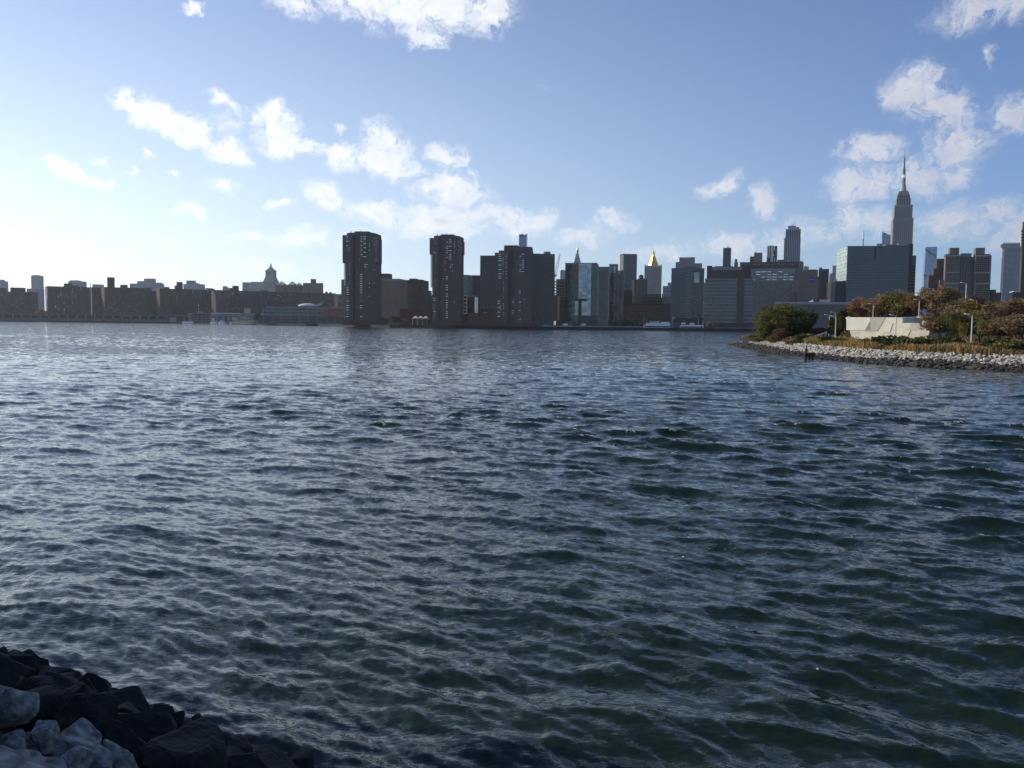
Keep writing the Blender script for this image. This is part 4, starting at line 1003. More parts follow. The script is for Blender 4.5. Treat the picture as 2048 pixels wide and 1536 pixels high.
# --- the tall stepped skyscraper with mast
def skyscraper():
    b = B('stepped_skyscraper', 'tallest grey stone skyscraper with stepped crown, bright metal mast and antenna', 1785, 2250, -9, cat='skyscraper')
    S = mat('weathered_limestone', (.23, .22, .20), .85, .1, .03)
    ax = lambda py: 1809.5 - (py - 310) * .0405                       # the leaning axis of the picture
    c = b.hit(ax(500), 500, 22)[0]
    Z = lambda py, y=22: b.hit(ax(py), py, y)[1]
    half = lambda w, py: w / 2 * (math.hypot(*(Vector(b.o[:2]))) + 22) / FPX * 0.92
    def tier(name, w, d, y0, y1, m=S, parent=None):
        hw = half(w, y0); hd = hw * d
        return MB().box(c - hw, c + hw, 22 - hd, 22 + hd, Z(y1) if y1 < 640 else 0, Z(y0)).build(name, m, parent or b.e)
    tier('base', 46, 1.3, 600, 700); tier('lower_shaft', 36, 1.25, 439, 700); sh = tier('upper_shaft', 32.2, 1.2, 412.5, 439.2)
    hw = half(36, 500)
    for i in range(10): MB().box(c - hw + (i + .3) * hw / 5, c - hw + (i + .7) * hw / 5, 22 - hw * 1.25 - .5, 22 - hw * 1.25 + .1, 60, Z(440)).build('pier', mat('pale_pier_stone', (.30, .285, .26)), b.e)
    b.grid(G_['dark'], ax(470) - 16.6, ax(470) + 16.6, 441, 488, 20, 22, .42, .5, 22 - hw * 1.25 - .02)
    h2 = half(32.2, 420); b.grid(G_['dark'], ax(425) - 14.6, ax(425) + 14.6, 414, 438, 18, 11, .42, .5, 22 - h2 * 1.2 - .02, seed=3)
    tier('crown_tier', 25.4, 1.1, 398.5, 412.7); tier('crown_tier', 22.6, 1.05, 391, 398.7); tier('crown_tier', 19, 1, 386, 391.2); tier('crown_tier', 15.5, 1, 383, 386.2)
    for w, y0, y1 in ((25.4, 398.5, 412.7), (22.6, 391, 398.7)):
        h3 = half(w, y0)
        for i in range(6): MB().box(c - h3 + (i + .3) * h3 / 3, c - h3 + (i + .7) * h3 / 3, 22 - h3 * 1.1 - .3, 22 - h3 * 1.0, Z(y1) + .5, Z(y0) - 1.5).build('crown_window', G_['dark'], b.e)
    q = half(9, 380)
    m = MB().lathe([(q * 1.15, Z(383)), (q * .95, Z(376)), (q * .75, Z(369)), (q * .74, Z(352)), (q * .68, Z(349)), (q * .45, Z(346.5))], 16, c, 22).build('mooring_mast', M_['grey'], b.e)
    for s in (-1, 1):
        MB().prism([(c + s * q * .85 - .8, 20, Z(383)), (c + s * q * .85 + .8, 20, Z(383)), (c + s * q * 1.25 + .8, 24, Z(383)), (c + s * q * 1.25 - .8, 24, Z(383))],
                   [(c + s * q * .62 - .6, 20, Z(368)), (c + s * q * .62 + .6, 20, Z(368)), (c + s * q * .8 + .6, 24, Z(368)), (c + s * q * .8 - .6, 24, Z(368))]).build('bright_wing', M_['steel'], m)
    MB().lathe([(q * .80, Z(356)), (q * .82, Z(350)), (q * .5, Z(347.5))], 16, c, 22).build('observation_drum', M_['steel'], m)
    MB().lathe([(2.9, Z(347)), (2.9, Z(338)), (1.9, Z(337)), (1.6, Z(316)), (.8, Z(315)), (.4, Z(301))], 8, c, 22).build('antenna', M_['darkgrey'], m)
    for py in (338.5, 341, 344): MB().lathe([(3.5, Z(py)), (3.5, Z(py) + .9)], 8, c, 22).build('antenna_ring', M_['grey'], m)
skyscraper()
# --- right: glass tower with zigzag, twin towers, grid tower, edge tower
b = B('zigzag_glass_tower', 'pale blue glass tower crossed by a dark zigzag terrace line', 1847, 3000, cat='tower')
a, e_, _, z = b.rect(1849, 1872.8, 493.5, 600); 
a2 = b.hit(1845.5, 575)[0]
MB().prism([(a2, 0, 0), (e_, 0, 0), (e_, 40, 0), (a2, 40, 0)], [(a + .6, 2, z), (e_ - .5, 2, z), (e_ - .5, 38, z), (a + .6, 38, z)]).build('wall', glass('pale_blue_glass', (.22, .32, .45), .2, .5), b.e)
for i in range(9): b.pane('terrace', G_['blue'], 1850 + i * 2.4, 1852.6 + i * 2.4, 497.6 + i * 1.6, 500.6 + i * 1.6, -.1, 3)
for i in range(3): b.pane('terrace', G_['blue'], 1846.6 + i * 3, 1850 + i * 3, 549 + i * 1.6, 552 + i * 1.6, -.1, 3)
simple('brown_stepped_building', 'brown stepped apartment block between zigzag tower and twin towers', 1872, 1888, 517.5, 1350, 'brick3', extra=[(1866, 1873, 537, 'brick3'), (1856, 1866.5, 550, 'brick2')], depth=24, grid=(5, 16, .4, .4, 'dark'))
def twins():
    b = B('twin_towers', 'tan twin-shafted apartment towers with dark joining middle and roof boxes', 1889, 1150, -9, cat='tower')
    T = M_['tan']
    mid = b.block('middle_shaft', M_['darkgrey'], 1917, 1950, 513.8, y=7, depth=24)
    b.block('green_roof_house', M_['copper'], 1923.5, 1943, 506.5, 514, y=9, depth=14, parent=mid)
    for i in range(5): b.pane('dark_bay', G_['dark'], 1921 + i * 5.4, 1924 + i * 5.4, 517, 600, 6.98, .3, mid)
    for nm, x0, x1, mx0, mx1 in (('left_shaft', 1889, 1918, 1900, 1918.3), ('right_shaft', 1949, 1980.5, 1951.5, 1969.8)):
        s = b.block(nm, T, x0, x1, 511, y=0, depth=12)
        b.block('roof_house', M_['tan'], mx0, mx1, 495.5, 509, y=4, depth=14, parent=s)
        b.block('roof_garden', M_['slate'], x0 + 3, x1 + .6, 508.2, 511.3, y=1, depth=18, parent=s)
        for q in (511.3, 545.5, 567): b.pane('ledge', M_['lime'], x0 - .5, x1 + .5, q - .7, q + .9, -.05, .9, s)
        for k in range(2): b.pane('ledge_lamp', M_['white'], x0 + 10 + k * 8, x0 + 12 + k * 8, 511, 513, -.5, .3, s)
        for (ya, yb) in ((515, 543), (548, 565), (570, 600)):
            o = b.grid(G_['dark'], x0 + 2.5, x1 - 1.5, ya, yb, 7, max(3, int((yb - ya) / 4)), .55, .55, -.02, parent=s)
    b.block('right_wing', M_['brick2'], 1981, 1991, 579, y=4, depth=16); b.block('right_wing', M_['brick2'], 1991, 2001.5, 585, y=4, depth=16)
    b.block('left_terrace', T, 1878, 1889, 560, y=2, depth=16)
twins()
b = B('grid_tower', 'tall blue-grey tower of fine window grid near the right edge', 2003, 2300, -9, cat='tower')
b.block('wall', M_['hazegrey'], 2006, 2040.5, 493, depth=30); b.block('crown', M_['grey'], 2006, 2040.5, 487, 493.2, y=-.3, depth=30)
for i in range(8): b.pane('crown_tooth', M_['grey'], 2006.5 + i * 4.3, 2009 + i * 4.3, 485, 487.2, .5, 1.2)
b.grid(G_['blue'], 2006.5, 2040, 495, 600, 15, 44, .62, .6, -.02); b.block('ledge', M_['lime'], 2005.8, 2040.7, 492.6, 493.6, y=-.8, depth=2)
b = B('edge_tower', 'dark brown tower cut by the right edge of the picture', 2040, 1020, -9, cat='tower')
b.block('wall', M_['brick2'], 2042, 2110, 455, depth=6); b.block('upper_block', M_['brick2'], 2047, 2110, 442, 456, y=2, depth=5)
for i in range(22): b.pane('floor_band', M_['brick3'], 2042.3, 2109, 460 + i * 6.4, 463 + i * 6.4, -.02, .3)
for i in range(3): b.pane('fin', M_['darkgrey'], 2042 + i * 6, 2043.2 + i * 6, 500, 600, -.2, .5)
simple('low_brick_building', 'small dark block with white roof dome at the foot of the edge tower', 2024, 2038, 584, 1010, 'black', extra=[(2026, 2034, 582.5, 'white')])
b = B('long_low_building', 'long flat grey building behind the willow', 1555, 1015, -9)
b.block('wall', M_['darkgrey'], 1550, 1716, 608.5, depth=30); b.block('roof_fascia', M_['hazegrey'], 1549, 1717, 604, 608.8, y=-.8, depth=32)
for i in range(9): b.pane('slit_window', G_['dark'], 1600 + i * 12, 1602.6 + i * 12, 615, 640, -.02, .3)
b.block('roof_cabin', M_['lime'], 1640, 1660, 599, 604.2, y=6, depth=8)
b2 = B('white_tent', 'white winged canopy on the long flat roof', 1617, 1023, -9, cat='canopy')
x0, z0 = b2.hit(1617, 603.6, 4); x1, z1 = b2.hit(1624.5, 598.3, 4); x2, z2 = b2.hit(1627.5, 603.6, 4)
xm, zm = b2.hit(1621.5, 601.5, 4)
MB().prism([(x0, 3, z0), (x2, 3, z2), (x2, 7, z2), (x0, 7, z0)], [(x0 + .2, 4.8, z0 + .3), (xm + .6, 4.8, zm), (xm + .6, 5.2, zm), (x0 + .2, 5.2, z0 + .3)]).build('canopy', M_['white'], b2.e)
MB().prism([(xm, 4.5, zm - .6), (x2, 4.5, z2), (x2, 5.5, z2), (xm, 5.5, zm - .6)], [(x1, 4.8, z1), (x1 + .5, 4.8, z1 - .2), (x1 + .5, 5.2, z1 - .2), (x1, 5.2, z1)]).build('fin', M_['white'], b2.e)

# --- boats
def boat(name, label, xa, xb, py, dist, decks, m_hull, m_top, mast=None, turn=0):
    """decks: list of (x0 fraction, x1 fraction, z0, z1, window strip)."""
    p = at_dist((xa + xb) / 2, py, dist); q0 = at_dist(xa, py, dist); q1 = at_dist(xb, py, dist)
    Ln = (q1 - q0).xy.length / math.cos(R(turn)); d = (q1 - q0).normalized(); e = empty(name, (p.x, p.y, 0), math.atan2(d.y, d.x) - R(turn), label, 'boat')
    h = Ln / 2; w = Ln * .11
    plan = [(-h, 0), (-h * .72, -w * .8), (-h * .3, -w), (h * .9, -w), (h, -w * .7), (h, w * .7), (h * .9, w), (-h * .3, w), (-h * .72, w * .8)]
    top = 2.2
    MB().prism([(x * .93, y * .8, -.6) for x, y in plan], [(x, y, top + (.9 if x < -h * .6 else 0)) for x, y in plan]).build('hull', m_hull, e)
    MB().prism([(x * .985, y * .96, .75) for x, y in plan], [(x * .99 + .0, y * 1.015, 1.15) for x, y in plan]).build('rub_rail', M_['slate'], e)
    for (f0, f1, z0, z1, win) in decks:
        x0 = -h + 2 * h * f0; x1 = -h + 2 * h * f1; k = MB().box(x0, x1, -w * .82, w * .82, z0, z1).build('cabin', m_top, e)
        MB().box(x0 - .3, x1 + .3, -w * .9, w * .9, z1, z1 + .18).build('cabin_roof', m_top, k)
        if win: MB().box(x0 + .6, x1 - .6, -w * .82 - .08, -w * .8, z0 + (z1 - z0) * .35, z0 + (z1 - z0) * .8).build('window_strip', G_['dark'], k)
    for (f, zt) in (mast or []):
        x = -h + 2 * h * f; MB().tube([(x, 0, 2.5), (x, 0, zt)], [.16, .08], 5).build('mast', M_['white'], e)
    for i in range(6):
        x = -h * .8 + i * h * .32; MB().tube([(x, -w * .8, top), (x, -w * .8, top + 1.0)], [.05, .05], 4).build('rail_post', M_['white'], e)
    return e
boat('ferry', 'white ferry with long dark window strip moored left of the grey landing', 1284, 1344, 661, 1000, [(.06, .93, 2.1, 5.6, 1), (.12, .93, 5.75, 8.2, 0), (.26, .56, 8.3, 10.3, 1), (.62, .9, 8.3, 9.6, 0)], M_['hazegrey'], M_['white'], [(.05, 15), (.15, 13), (.97, 12)])
boat('ferry', 'white ferry with canopies moored right of the grey landing', 1357, 1409, 661.5, 1000, [(.05, .95, 2.1, 5.4, 1), (.08, .96, 5.5, 6.4, 0), (.1, .26, 7.2, 9.2, 0), (.42, .6, 6.5, 8.8, 0)], M_['hazegrey'], M_['white'], [(.76, 13), (.93, 12)])
boat('motor_boat', 'small white open boat below the parking decks', 365, 389, 646.3, 1500, [(.05, .8, 2.1, 4.0, 1)], M_['white'], M_['white'], turn=40)
boat('motor_boat', 'cluster-end white cruiser left of the large motor yacht', 421, 436, 647.3, 1470, [(.2, .8, 2.1, 5.2, 1), (.3, .5, 5.3, 9.6, 0)], M_['white'], M_['white'], turn=40)
boat('motor_boat', 'low white launch between cruiser and large motor yacht', 437, 453, 647.5, 1450, [(.15, .7, 2.1, 4.4, 1), (.3, .5, 4.5, 6.2, 0)], M_['white'], M_['white'], turn=40)
boat('motor_yacht', 'large cream motor yacht with swept upper deck at left', 459, 509, 648.3, 1420, [(.1, .97, 2.1, 5.0, 1), (.25, .93, 5.2, 7.6, 1), (.16, .27, 7.0, 11.0, 0), (.55, .85, 9.6, 11.4, 0)], M_['cream'], M_['cream'], [(.6, 14.5)], turn=38)
p = at_dist(1351, 661, 1003)
e = empty('landing_float', (p.x, p.y, 0), 0, 'grey landing float between the two ferries', 'landing'); MB().box(-5, 5, -4, 4, -.5, 1.5).build('float', M_['grey'], e); MB().box(-4, 4, -2, 3, 1.52, 9).build('gatehouse', M_['darkgrey'], e); MB().box(-4.6, 4.6, -3, 4, 9.02, 9.5).build('roof', M_['slate'], e); MB().tube([(-4, -3, 1), (-4, -3, 16)], [.3, .2], 6).build('flagpole', M_['pole'], e); MB().box(-3.9, -1.2, -3.05, -2.95, 13.2, 15.6).build('flag', M_['hazegrey'], e)
# white tent between the lone towers
b = B('event_tent', 'white peaked tent between the two lone towers', 824, 1090, -6, cat='tent')
for i in range(3):
    x0 = b.hit(824.5 + i * 10.3, 636)[0]; x1 = b.hit(834.5 + i * 10.3, 636)[0]; zb = b.hit(835, 636.5)[1]; zt = b.hit(835, 631.8)[1]; c = (x0 + x1) / 2
    MB().frustum(c, 4, zb, zt, (x1 - x0) / 2, 4, .5, .5).build('roof_peak', M_['white'], b.e)
    for s in (0, 1): MB().tube([(x0 + s * (x1 - x0) - (s - .5) * .6, .4, 0), (x0 + s * (x1 - x0) - (s - .5) * .6, .4, zb + .4)], [.14, .14], 5).build('post', M_['white'], b.e)
# cars and vans on the shore road
def car(label, px, py, dist, m, L_=4.6, H_=1.5, van=False):
    p = at_dist(px, py, dist); e = empty('parked_van' if van else 'parked_car', (p.x, p.y, GROUND + 1.6), R(-6), label, 'van' if van else 'car', 'vehicles on the far shore road')
    h = L_ / 2
    if van: MB().prism([(-h, -.95, .4), (h, -.95, .4), (h, .95, .4), (-h, .95, .4)], [(-h + .5, -.9, H_), (h - .05, -.9, H_), (h - .05, .9, H_), (-h + .5, .9, H_)]).build('body', m, e); MB().box(-h + .6, -h + 1.8, -.97, .97, H_ * .58, H_ * .86).build('side_window', G_['dark'], e)
    else:
        MB().prism([(-h, -.88, .35), (h, -.88, .35), (h, .88, .35), (-h, .88, .35)], [(-h + .1, -.86, .85), (h - .1, -.86, .85), (h - .1, .86, .85), (-h + .1, .86, .85)]).build('body', m, e)
        MB().prism([(-h * .5, -.8, .85), (h * .62, -.8, .85), (h * .62, .8, .85), (-h * .5, .8, .85)], [(-h * .2, -.68, H_), (h * .4, -.68, H_), (h * .4, .68, H_), (-h * .2, .68, H_)]).build('cabin', G_['dark'], e)
    for sx in (-1, 1):
        for sy in (-1, 1):
            o = MB().lathe([(.34, -.12), (.34, .12)], 10).build('wheel', M_['black'], e); o.matrix_local = Matrix.Translation((sx * h * .62, sy * .85, .34)) @ Matrix.Rotation(R(90), 4, 'X')
MB_road = None
rd = B('shore_road', 'raised shore road below the right-hand towers', 1085, 1036, -2); rd.e['kind'] = 'structure'
x0 = rd.hit(1085, 655)[0]; x1 = rd.hit(1290, 656)[0]
MB().box(x0, x1, -2, 22, 0, 1.6).build('road_deck', M_['darkgrey'], rd.e); MB().box(x0, x1, -2.6, -2.02, 0, 2.1).build('kerb_wall', M_['grey'], rd.e)
for (lab, px, m, van) in (('white car, leftmost on the shore road', 1092, 'white', 0), ('silver car next to the leftmost white car', 1101, 'hazegrey', 0), ('white box van below the construction frame', 1130, 'white', 1), ('white van below the mirror glass block', 1166, 'white', 1), ('grey car right of the white van', 1183, 'grey', 0), ('yellow cab under the dark reflective block', 1211, 'yellow', 0), ('white car before the brick hospital', 1258, 'white', 0), ('silver car close to the left ferry', 1272, 'hazegrey', 0)):
    car(lab, px, 655, 1042, M_[m], 6.4 if van else 4.7, 3.0 if van else 1.6, bool(van))

# ------------------------------------------------------------------ foliage
def leaf_material(name, c1, c2, trans=.35):
    if name in MATS: return MATS[name]
    m = bpy.data.materials.new(name); m.use_nodes = True
    nt = m.node_tree; N = nt.nodes; L = nt.links
    for n in list(N):
        if n.type == 'BSDF_PRINCIPLED': N.remove(n)
    out = [n for n in N if n.type == 'OUTPUT_MATERIAL'][0]
    at = N.new('ShaderNodeAttribute'); at.attribute_name = 'tint'
    oi = N.new('ShaderNodeObjectInfo')
    ad = N.new('ShaderNodeMath'); ad.operation = 'MULTIPLY_ADD'; ad.inputs[1].default_value = .35; L.new(oi.outputs['Random'], ad.inputs[0]); L.new(at.outputs['Fac'], ad.inputs[2])
    sb = N.new('ShaderNodeMath'); sb.operation = 'SUBTRACT'; sb.use_clamp = True; sb.inputs[1].default_value = .17; L.new(ad.outputs[0], sb.inputs[0])
    mx = N.new('ShaderNodeMix'); mx.data_type = 'RGBA'; mx.inputs['A'].default_value = (*c1, 1); mx.inputs['B'].default_value = (*c2, 1)
    L.new(sb.outputs[0], mx.inputs['Factor'])
    d = N.new('ShaderNodeBsdfDiffuse'); t = N.new('ShaderNodeBsdfTranslucent'); s = N.new('ShaderNodeMixShader'); s.inputs[0].default_value = trans
    L.new(mx.outputs['Result'], d.inputs['Color']); L.new(mx.outputs['Result'], t.inputs['Color'])
    L.new(d.outputs[0], s.inputs[1]); L.new(t.outputs[0], s.inputs[2]); L.new(s.outputs[0], out.inputs['Surface'])
    MATS[name] = m; return m
def leaf_mesh(name, P, size, seed, flat=0.0, tall=1.0):
    """One small bent quad for each point of P."""
    g = np.random.default_rng(seed); n = len(P)
    a = g.normal(size=(n, 3)); a[:, 2] *= (1 - flat); a /= np.linalg.norm(a, axis=1)[:, None]
    b = g.normal(size=(n, 3)); b -= a * (a * b).sum(1)[:, None]; b /= np.linalg.norm(b, axis=1)[:, None]
    s = size * g.uniform(.6, 1.3, (n, 1)); a *= s; b *= s * .62; b[:, 2] *= tall
    V = np.stack([P - a - b * .5, P + a * .2 - b, P + a + b * .5, P - a * .2 + b], 1).reshape(-1, 3)
    me = np_mesh(name, V, np.arange(4 * n).reshape(n, 4))
    # each leaf clump keeps a tint of its own; neighbours in a spray share most of it
    cell = np.floor(P / 1.7).astype(int); hsh = (cell[:, 0] * 73856093 ^ cell[:, 1] * 19349663 ^ cell[:, 2] * 83492791) % 1000 / 1000
    t = np.clip(.65 * hsh + .35 * g.random(n), 0, 1)
    at = me.attributes.new('tint', 'FLOAT', 'POINT'); at.data.foreach_set('value', np.repeat(t, 4).astype(np.float32)); return me
def crown_points(seed, n, rx, rz, z0, lobes=16, hollow=.45, droop=0.0):
    """Points spread through many overlapping sprays inside a crown of half width rx and height rz above z0."""
    g = np.random.default_rng(seed); C = []
    for i in range(lobes):
        d = g.normal(size=3); d /= np.linalg.norm(d); r = g.uniform(.35, .95)
        C.append([d[0] * rx * r * .8, d[1] * rx * r * .8, z0 + rz * (.5 + .45 * d[2] * r), rx * g.uniform(.22, .46)])
    C = np.array(C); k = g.integers(0, lobes, n); d = g.normal(size=(n, 3)); d /= np.linalg.norm(d, axis=1)[:, None]
    r = g.uniform(hollow, 1.12, (n, 1)) ** .8; P = C[k, :3] + d * C[k, 3:4] * r * np.array([1, 1, .85])
    if droop: P[:, 2] -= droop * (np.hypot(P[:, 0], P[:, 1]) / rx) ** 2
    return P[P[:, 2] > .3], C
def trunk_mesh(seed, h, r, C, limbs=7):
    g = random.Random(seed); mb = MB(); top = h * .62
    mb.tube([(0, 0, -.5), (g.uniform(-.1, .1), g.uniform(-.1, .1), top * .4), (g.uniform(-.25, .25), g.uniform(-.25, .25), top), (g.uniform(-.4, .4), g.uniform(-.4, .4), h * .9)], [r * 1.3, r, r * .65, r * .15], 7)
    for i in range(min(limbs, len(C))):
        c = C[i]; z = top * g.uniform(.45, .95); m = Vector((c[0] * .5, c[1] * .5, (z + c[2]) / 2 + .3))
        mb.tube([(0, 0, z), m, (c[0], c[1], c[2] + .2)], [r * .45, r * .28, r * .07], 5)
        for k in range(3):
            e = Vector((c[0], c[1], c[2])) + Vector((g.uniform(-1, 1), g.uniform(-1, 1), g.uniform(-.3, 1.2))) * c[3] * 1.2
            mb.tube([m.lerp(Vector(c[:3]), .3 + .2 * k), e], [r * .16, r * .04], 4)
    return mb.mesh('trunk')
LEAF = dict(green=leaf_material('dark_green_leaves', (.040, .052, .018), (.13, .135, .042)), olive=leaf_material('olive_leaves', (.10, .095, .03), (.29, .24, .085)),
            rust=leaf_material('rust_leaves', (.18, .105, .048), (.40, .24, .11)), brown=leaf_material('brown_leaves', (.14, .102, .055), (.36, .25, .135)), maroon=leaf_material('maroon_leaves', (.085, .048, .034), (.22, .125, .08)),
            willow=leaf_material('willow_leaves', (.075, .083, .022), (.23, .205, .055)), gold=leaf_material('yellow_leaves', (.12, .08, .015), (.28, .17, .03)), twig=leaf_material('bare_twigs', (.085, .055, .045), (.17, .115, .095), .1))
BARK = mat('bark', (.075, .06, .048), .95, .3, 2.0)
PROTO = {}
def proto(kind):
    if kind in PROTO: return PROTO[kind]
    sp = {  # seed, leaves, half width, crown height, crown base, lobes, leaf size, hollow
        'round': (1, 4200, 3.6, 6.2, 2.2, 20, .24, .35), 'round2': (2, 3800, 3.9, 5.6, 2.6, 18, .24, .35), 'tall': (3, 4000, 3.0, 7.6, 2.6, 22, .23, .3),
        'thin': (4, 1500, 3.4, 6.6, 2.6, 20, .20, .2), 'thin2': (5, 1300, 3.0, 7.0, 2.4, 18, .19, .2), 'low': (6, 2600, 2.6, 3.6, .7, 14, .22, .3),
        'willow': (7, 13000, 8.0, 9.4, 1.0, 46, .24, .3), 'shrub': (8, 1300, 1.5, 1.7, .0, 10, .17, .2), 'shrub2': (9, 1100, 1.9, 1.4, .0, 10, .17, .2), 'far': (10, 900, 4.2, 6.0, 1.5, 14, .55, .3)}[kind]
    s, n, rx, rz, z0, lb, ls, ho = sp
    P, C = crown_points(s, n, rx, rz, z0, lb, ho, 2.2 if kind == 'willow' else 0)
    if kind == 'willow':     # hanging strands
        g = np.random.default_rng(77); q = P[g.integers(0, len(P), 5000)]; out = np.hypot(q[:, 0], q[:, 1]) > 3.5
        q = q[out].copy(); q[:, 2] -= g.uniform(0, 3.4, len(q)); P = np.vstack([P, q[q[:, 2] > .2]])
    leaf = leaf_mesh('crown_' + kind, P, ls, s + 50, 0.0, 1.6 if kind == 'willow' else 1.0)
    tr = trunk_mesh(s, z0 + rz, .13 if 'shrub' not in kind else .05, C, 16 if 'thin' in kind else 8)
    PROTO[kind] = (leaf, tr); return PROTO[kind]
def tree(name, kind, leaf, loc, sc, rz, label, cat='tree', group=None, sx=1.0):
    e = empty(name, loc, rz, label, cat, group); e.scale = (sc * sx, sc * sx, sc)
    lm, tm = proto(kind)
    link('crown' if cat == 'tree' else 'foliage', lm, LEAF[leaf], e); link('trunk' if cat == 'tree' else 'stem', tm, BARK, e); return e

# ------------------------------------------------------------------ park headland
WL = [(1461, 690.0), (1480, 694.5), (1500, 698), (1560, 707.5), (1620, 716), (1700, 724.5), (1800, 731.5), (1900, 736.5), (2048, 743.5), (2200, 750), (2400, 758), (2700, 770)]
wl = [on_plane(x, y, 0) for x, y in WL]
tip = wl[0]
back = [at_dist(1478, 660, 288), at_dist(1530, 660, 330), at_dist(1620, 660, 370), at_dist(1800, 660, 400), at_dist(2100, 660, 420), at_dist(2700, 660, 400)]
POLY = np.array([(p.x, p.y) for p in wl] + [(p.x, p.y) for p in reversed(back)])
FRONT = np.array([(p.x, p.y) for p in wl])
def seg_dist(P, poly, closed):
    d = np.full(len(P), 1e9); n = len(poly)
    for i in range(n if closed else n - 1):
        a = poly[i]; b = poly[(i + 1) % n]; ab = b - a
        t = np.clip(((P - a) @ ab) / (ab @ ab), 0, 1); d = np.minimum(d, np.linalg.norm(P - (a + t[:, None] * ab), axis=1))
    return d
def inside(P, poly):
    r = np.zeros(len(P), bool); n = len(poly)
    for i in range(n):
        (x1, y1), (x2, y2) = poly[i], poly[(i + 1) % n]
        c = ((y1 > P[:, 1]) != (y2 > P[:, 1])) & (P[:, 0] < (x2 - x1) * (P[:, 1] - y1) / (y2 - y1 + 1e-12) + x1); r ^= c
    return r
MOUND = [(at_dist(1790, 640, 262), 44, 26, 2.6), (at_dist(1900, 640, 235), 36, 26, 2.4), (at_dist(2020, 640, 235), 40, 30, 2.2)]
def park_height(P):
    P = np.asarray(P, float); s = seg_dist(P, POLY, True) * np.where(inside(P, POLY), 1, -1)
    z = np.where(s < 0, s * .5, np.where(s < 7.5, 2.0 * s / 7.5, np.where(s < 32, 2.0 + 1.2 * (s - 7.5) / 24.5, 3.2)))
    for c, rx, ry, h in MOUND:
        q = ((P[:, 0] - c.x) / rx) ** 2 + ((P[:, 1] - c.y) / ry) ** 2
        z = z + np.clip(1.25 - q, 0, 1) ** 1.5 * h * np.clip((s - 28) / 12, 0, 1)
    return z
def pz(x, y): return float(park_height([(x, y)])[0])
def on_park(px, py, d0=100, d1=420):
    """Where a pixel's line of sight first meets the park's ground."""
    d = ray(px, py); hl = math.hypot(d.x, d.y); ds = np.linspace(d0, d1, 640)
    P = np.stack([d.x / hl * ds, d.y / hl * ds], 1); zr = CAMZ + d.z / hl * ds; h = park_height(P)
    k = np.nonzero((zr < h) & (h > -.2))[0]
    i = k[0] if len(k) else len(ds) - 1
    return Vector((P[i, 0], P[i, 1], h[i]))
def build_park():
    x0, x1, y0, y1 = 55, 330, 95, 430; st = 1.6
    xs = np.arange(x0, x1, st); ys = np.arange(y0, y1, st); X, Y = np.meshgrid(xs, ys, indexing='ij')
    P = np.stack([X.ravel(), Y.ravel()], 1); Z = park_height(P) + rng.normal(0, .05, len(P))
    Z = np.maximum(Z, -4)
    V = np.column_stack([P, Z]); n, m = X.shape; idx = np.arange(n * m).reshape(n, m)
    F = np.stack([idx[:-1, :-1], idx[1:, :-1], idx[1:, 1:], idx[:-1, 1:]], -1).reshape(-1, 4)
    F = F[(Z[F] > -3.5).any(1)]
    me = np_mesh('park_ground', V, F); me.polygons.foreach_set('use_smooth', np.ones(len(me.polygons), bool))
    tag(link('park_ground', me, mat('park_soil', (.055, .05, .028), .95, .4, .15, color2=(.10, .085, .045))), 'dry grassy ground of the park headland', 'ground', kind='structure')
    # path: strip following the bank
    path = [on_plane(x, y, 3.2) for x, y in ((1640, 674.6), (1672, 675.6), (1707, 677), (1792, 681.2), (1850, 683.6), (1945, 686.6), (2048, 690.5), (2200, 696), (2500, 706))]
    mb = MB(); kb = MB()
    for i in range(len(path) - 1):
        a, b = path[i], path[i + 1]; t = (b - a).normalized(); nrm = Vector((-t.y, t.x, 0)) * (1 if (-t.y * a.x + t.x * a.y) > 0 else -1)
        za, zb = max(pz(a.x, a.y), 3.0) + .12, max(pz(b.x, b.y), 3.0) + .12
        A, Bq = Vector((a.x, a.y, za)), Vector((b.x, b.y, zb))
        mb.add([A, Bq, Bq + nrm * 4, A + nrm * 4, A - Vector((0, 0, .6)), Bq - Vector((0, 0, .6))], [(0, 1, 2, 3), (4, 5, 1, 0)])
        kb.add([A - nrm * .25, Bq - nrm * .25, Bq - nrm * .25 + Vector((0, 0, .16)), A - nrm * .25 + Vector((0, 0, .16)), A + nrm * .02 + Vector((0, 0, .16)), Bq + nrm * .02 + Vector((0, 0, .16)), A - nrm * .25 - Vector((0, 0, .7)), Bq - nrm * .25 - Vector((0, 0, .7))],
               [(6, 7, 1, 0), (0, 1, 2, 3), (3, 2, 5, 4)])
    tag(mb.build('park_path', mat('path_concrete', (.42, .40, .36), .9, .1, .5)), 'pale concrete path along the park bank', 'path', kind='structure')
    tag(kb.build('path_kerb', mat('kerb_concrete', (.5, .48, .44), .9, .1, .5)), 'pale kerb of the park path', 'kerb', kind='structure')
build_park()

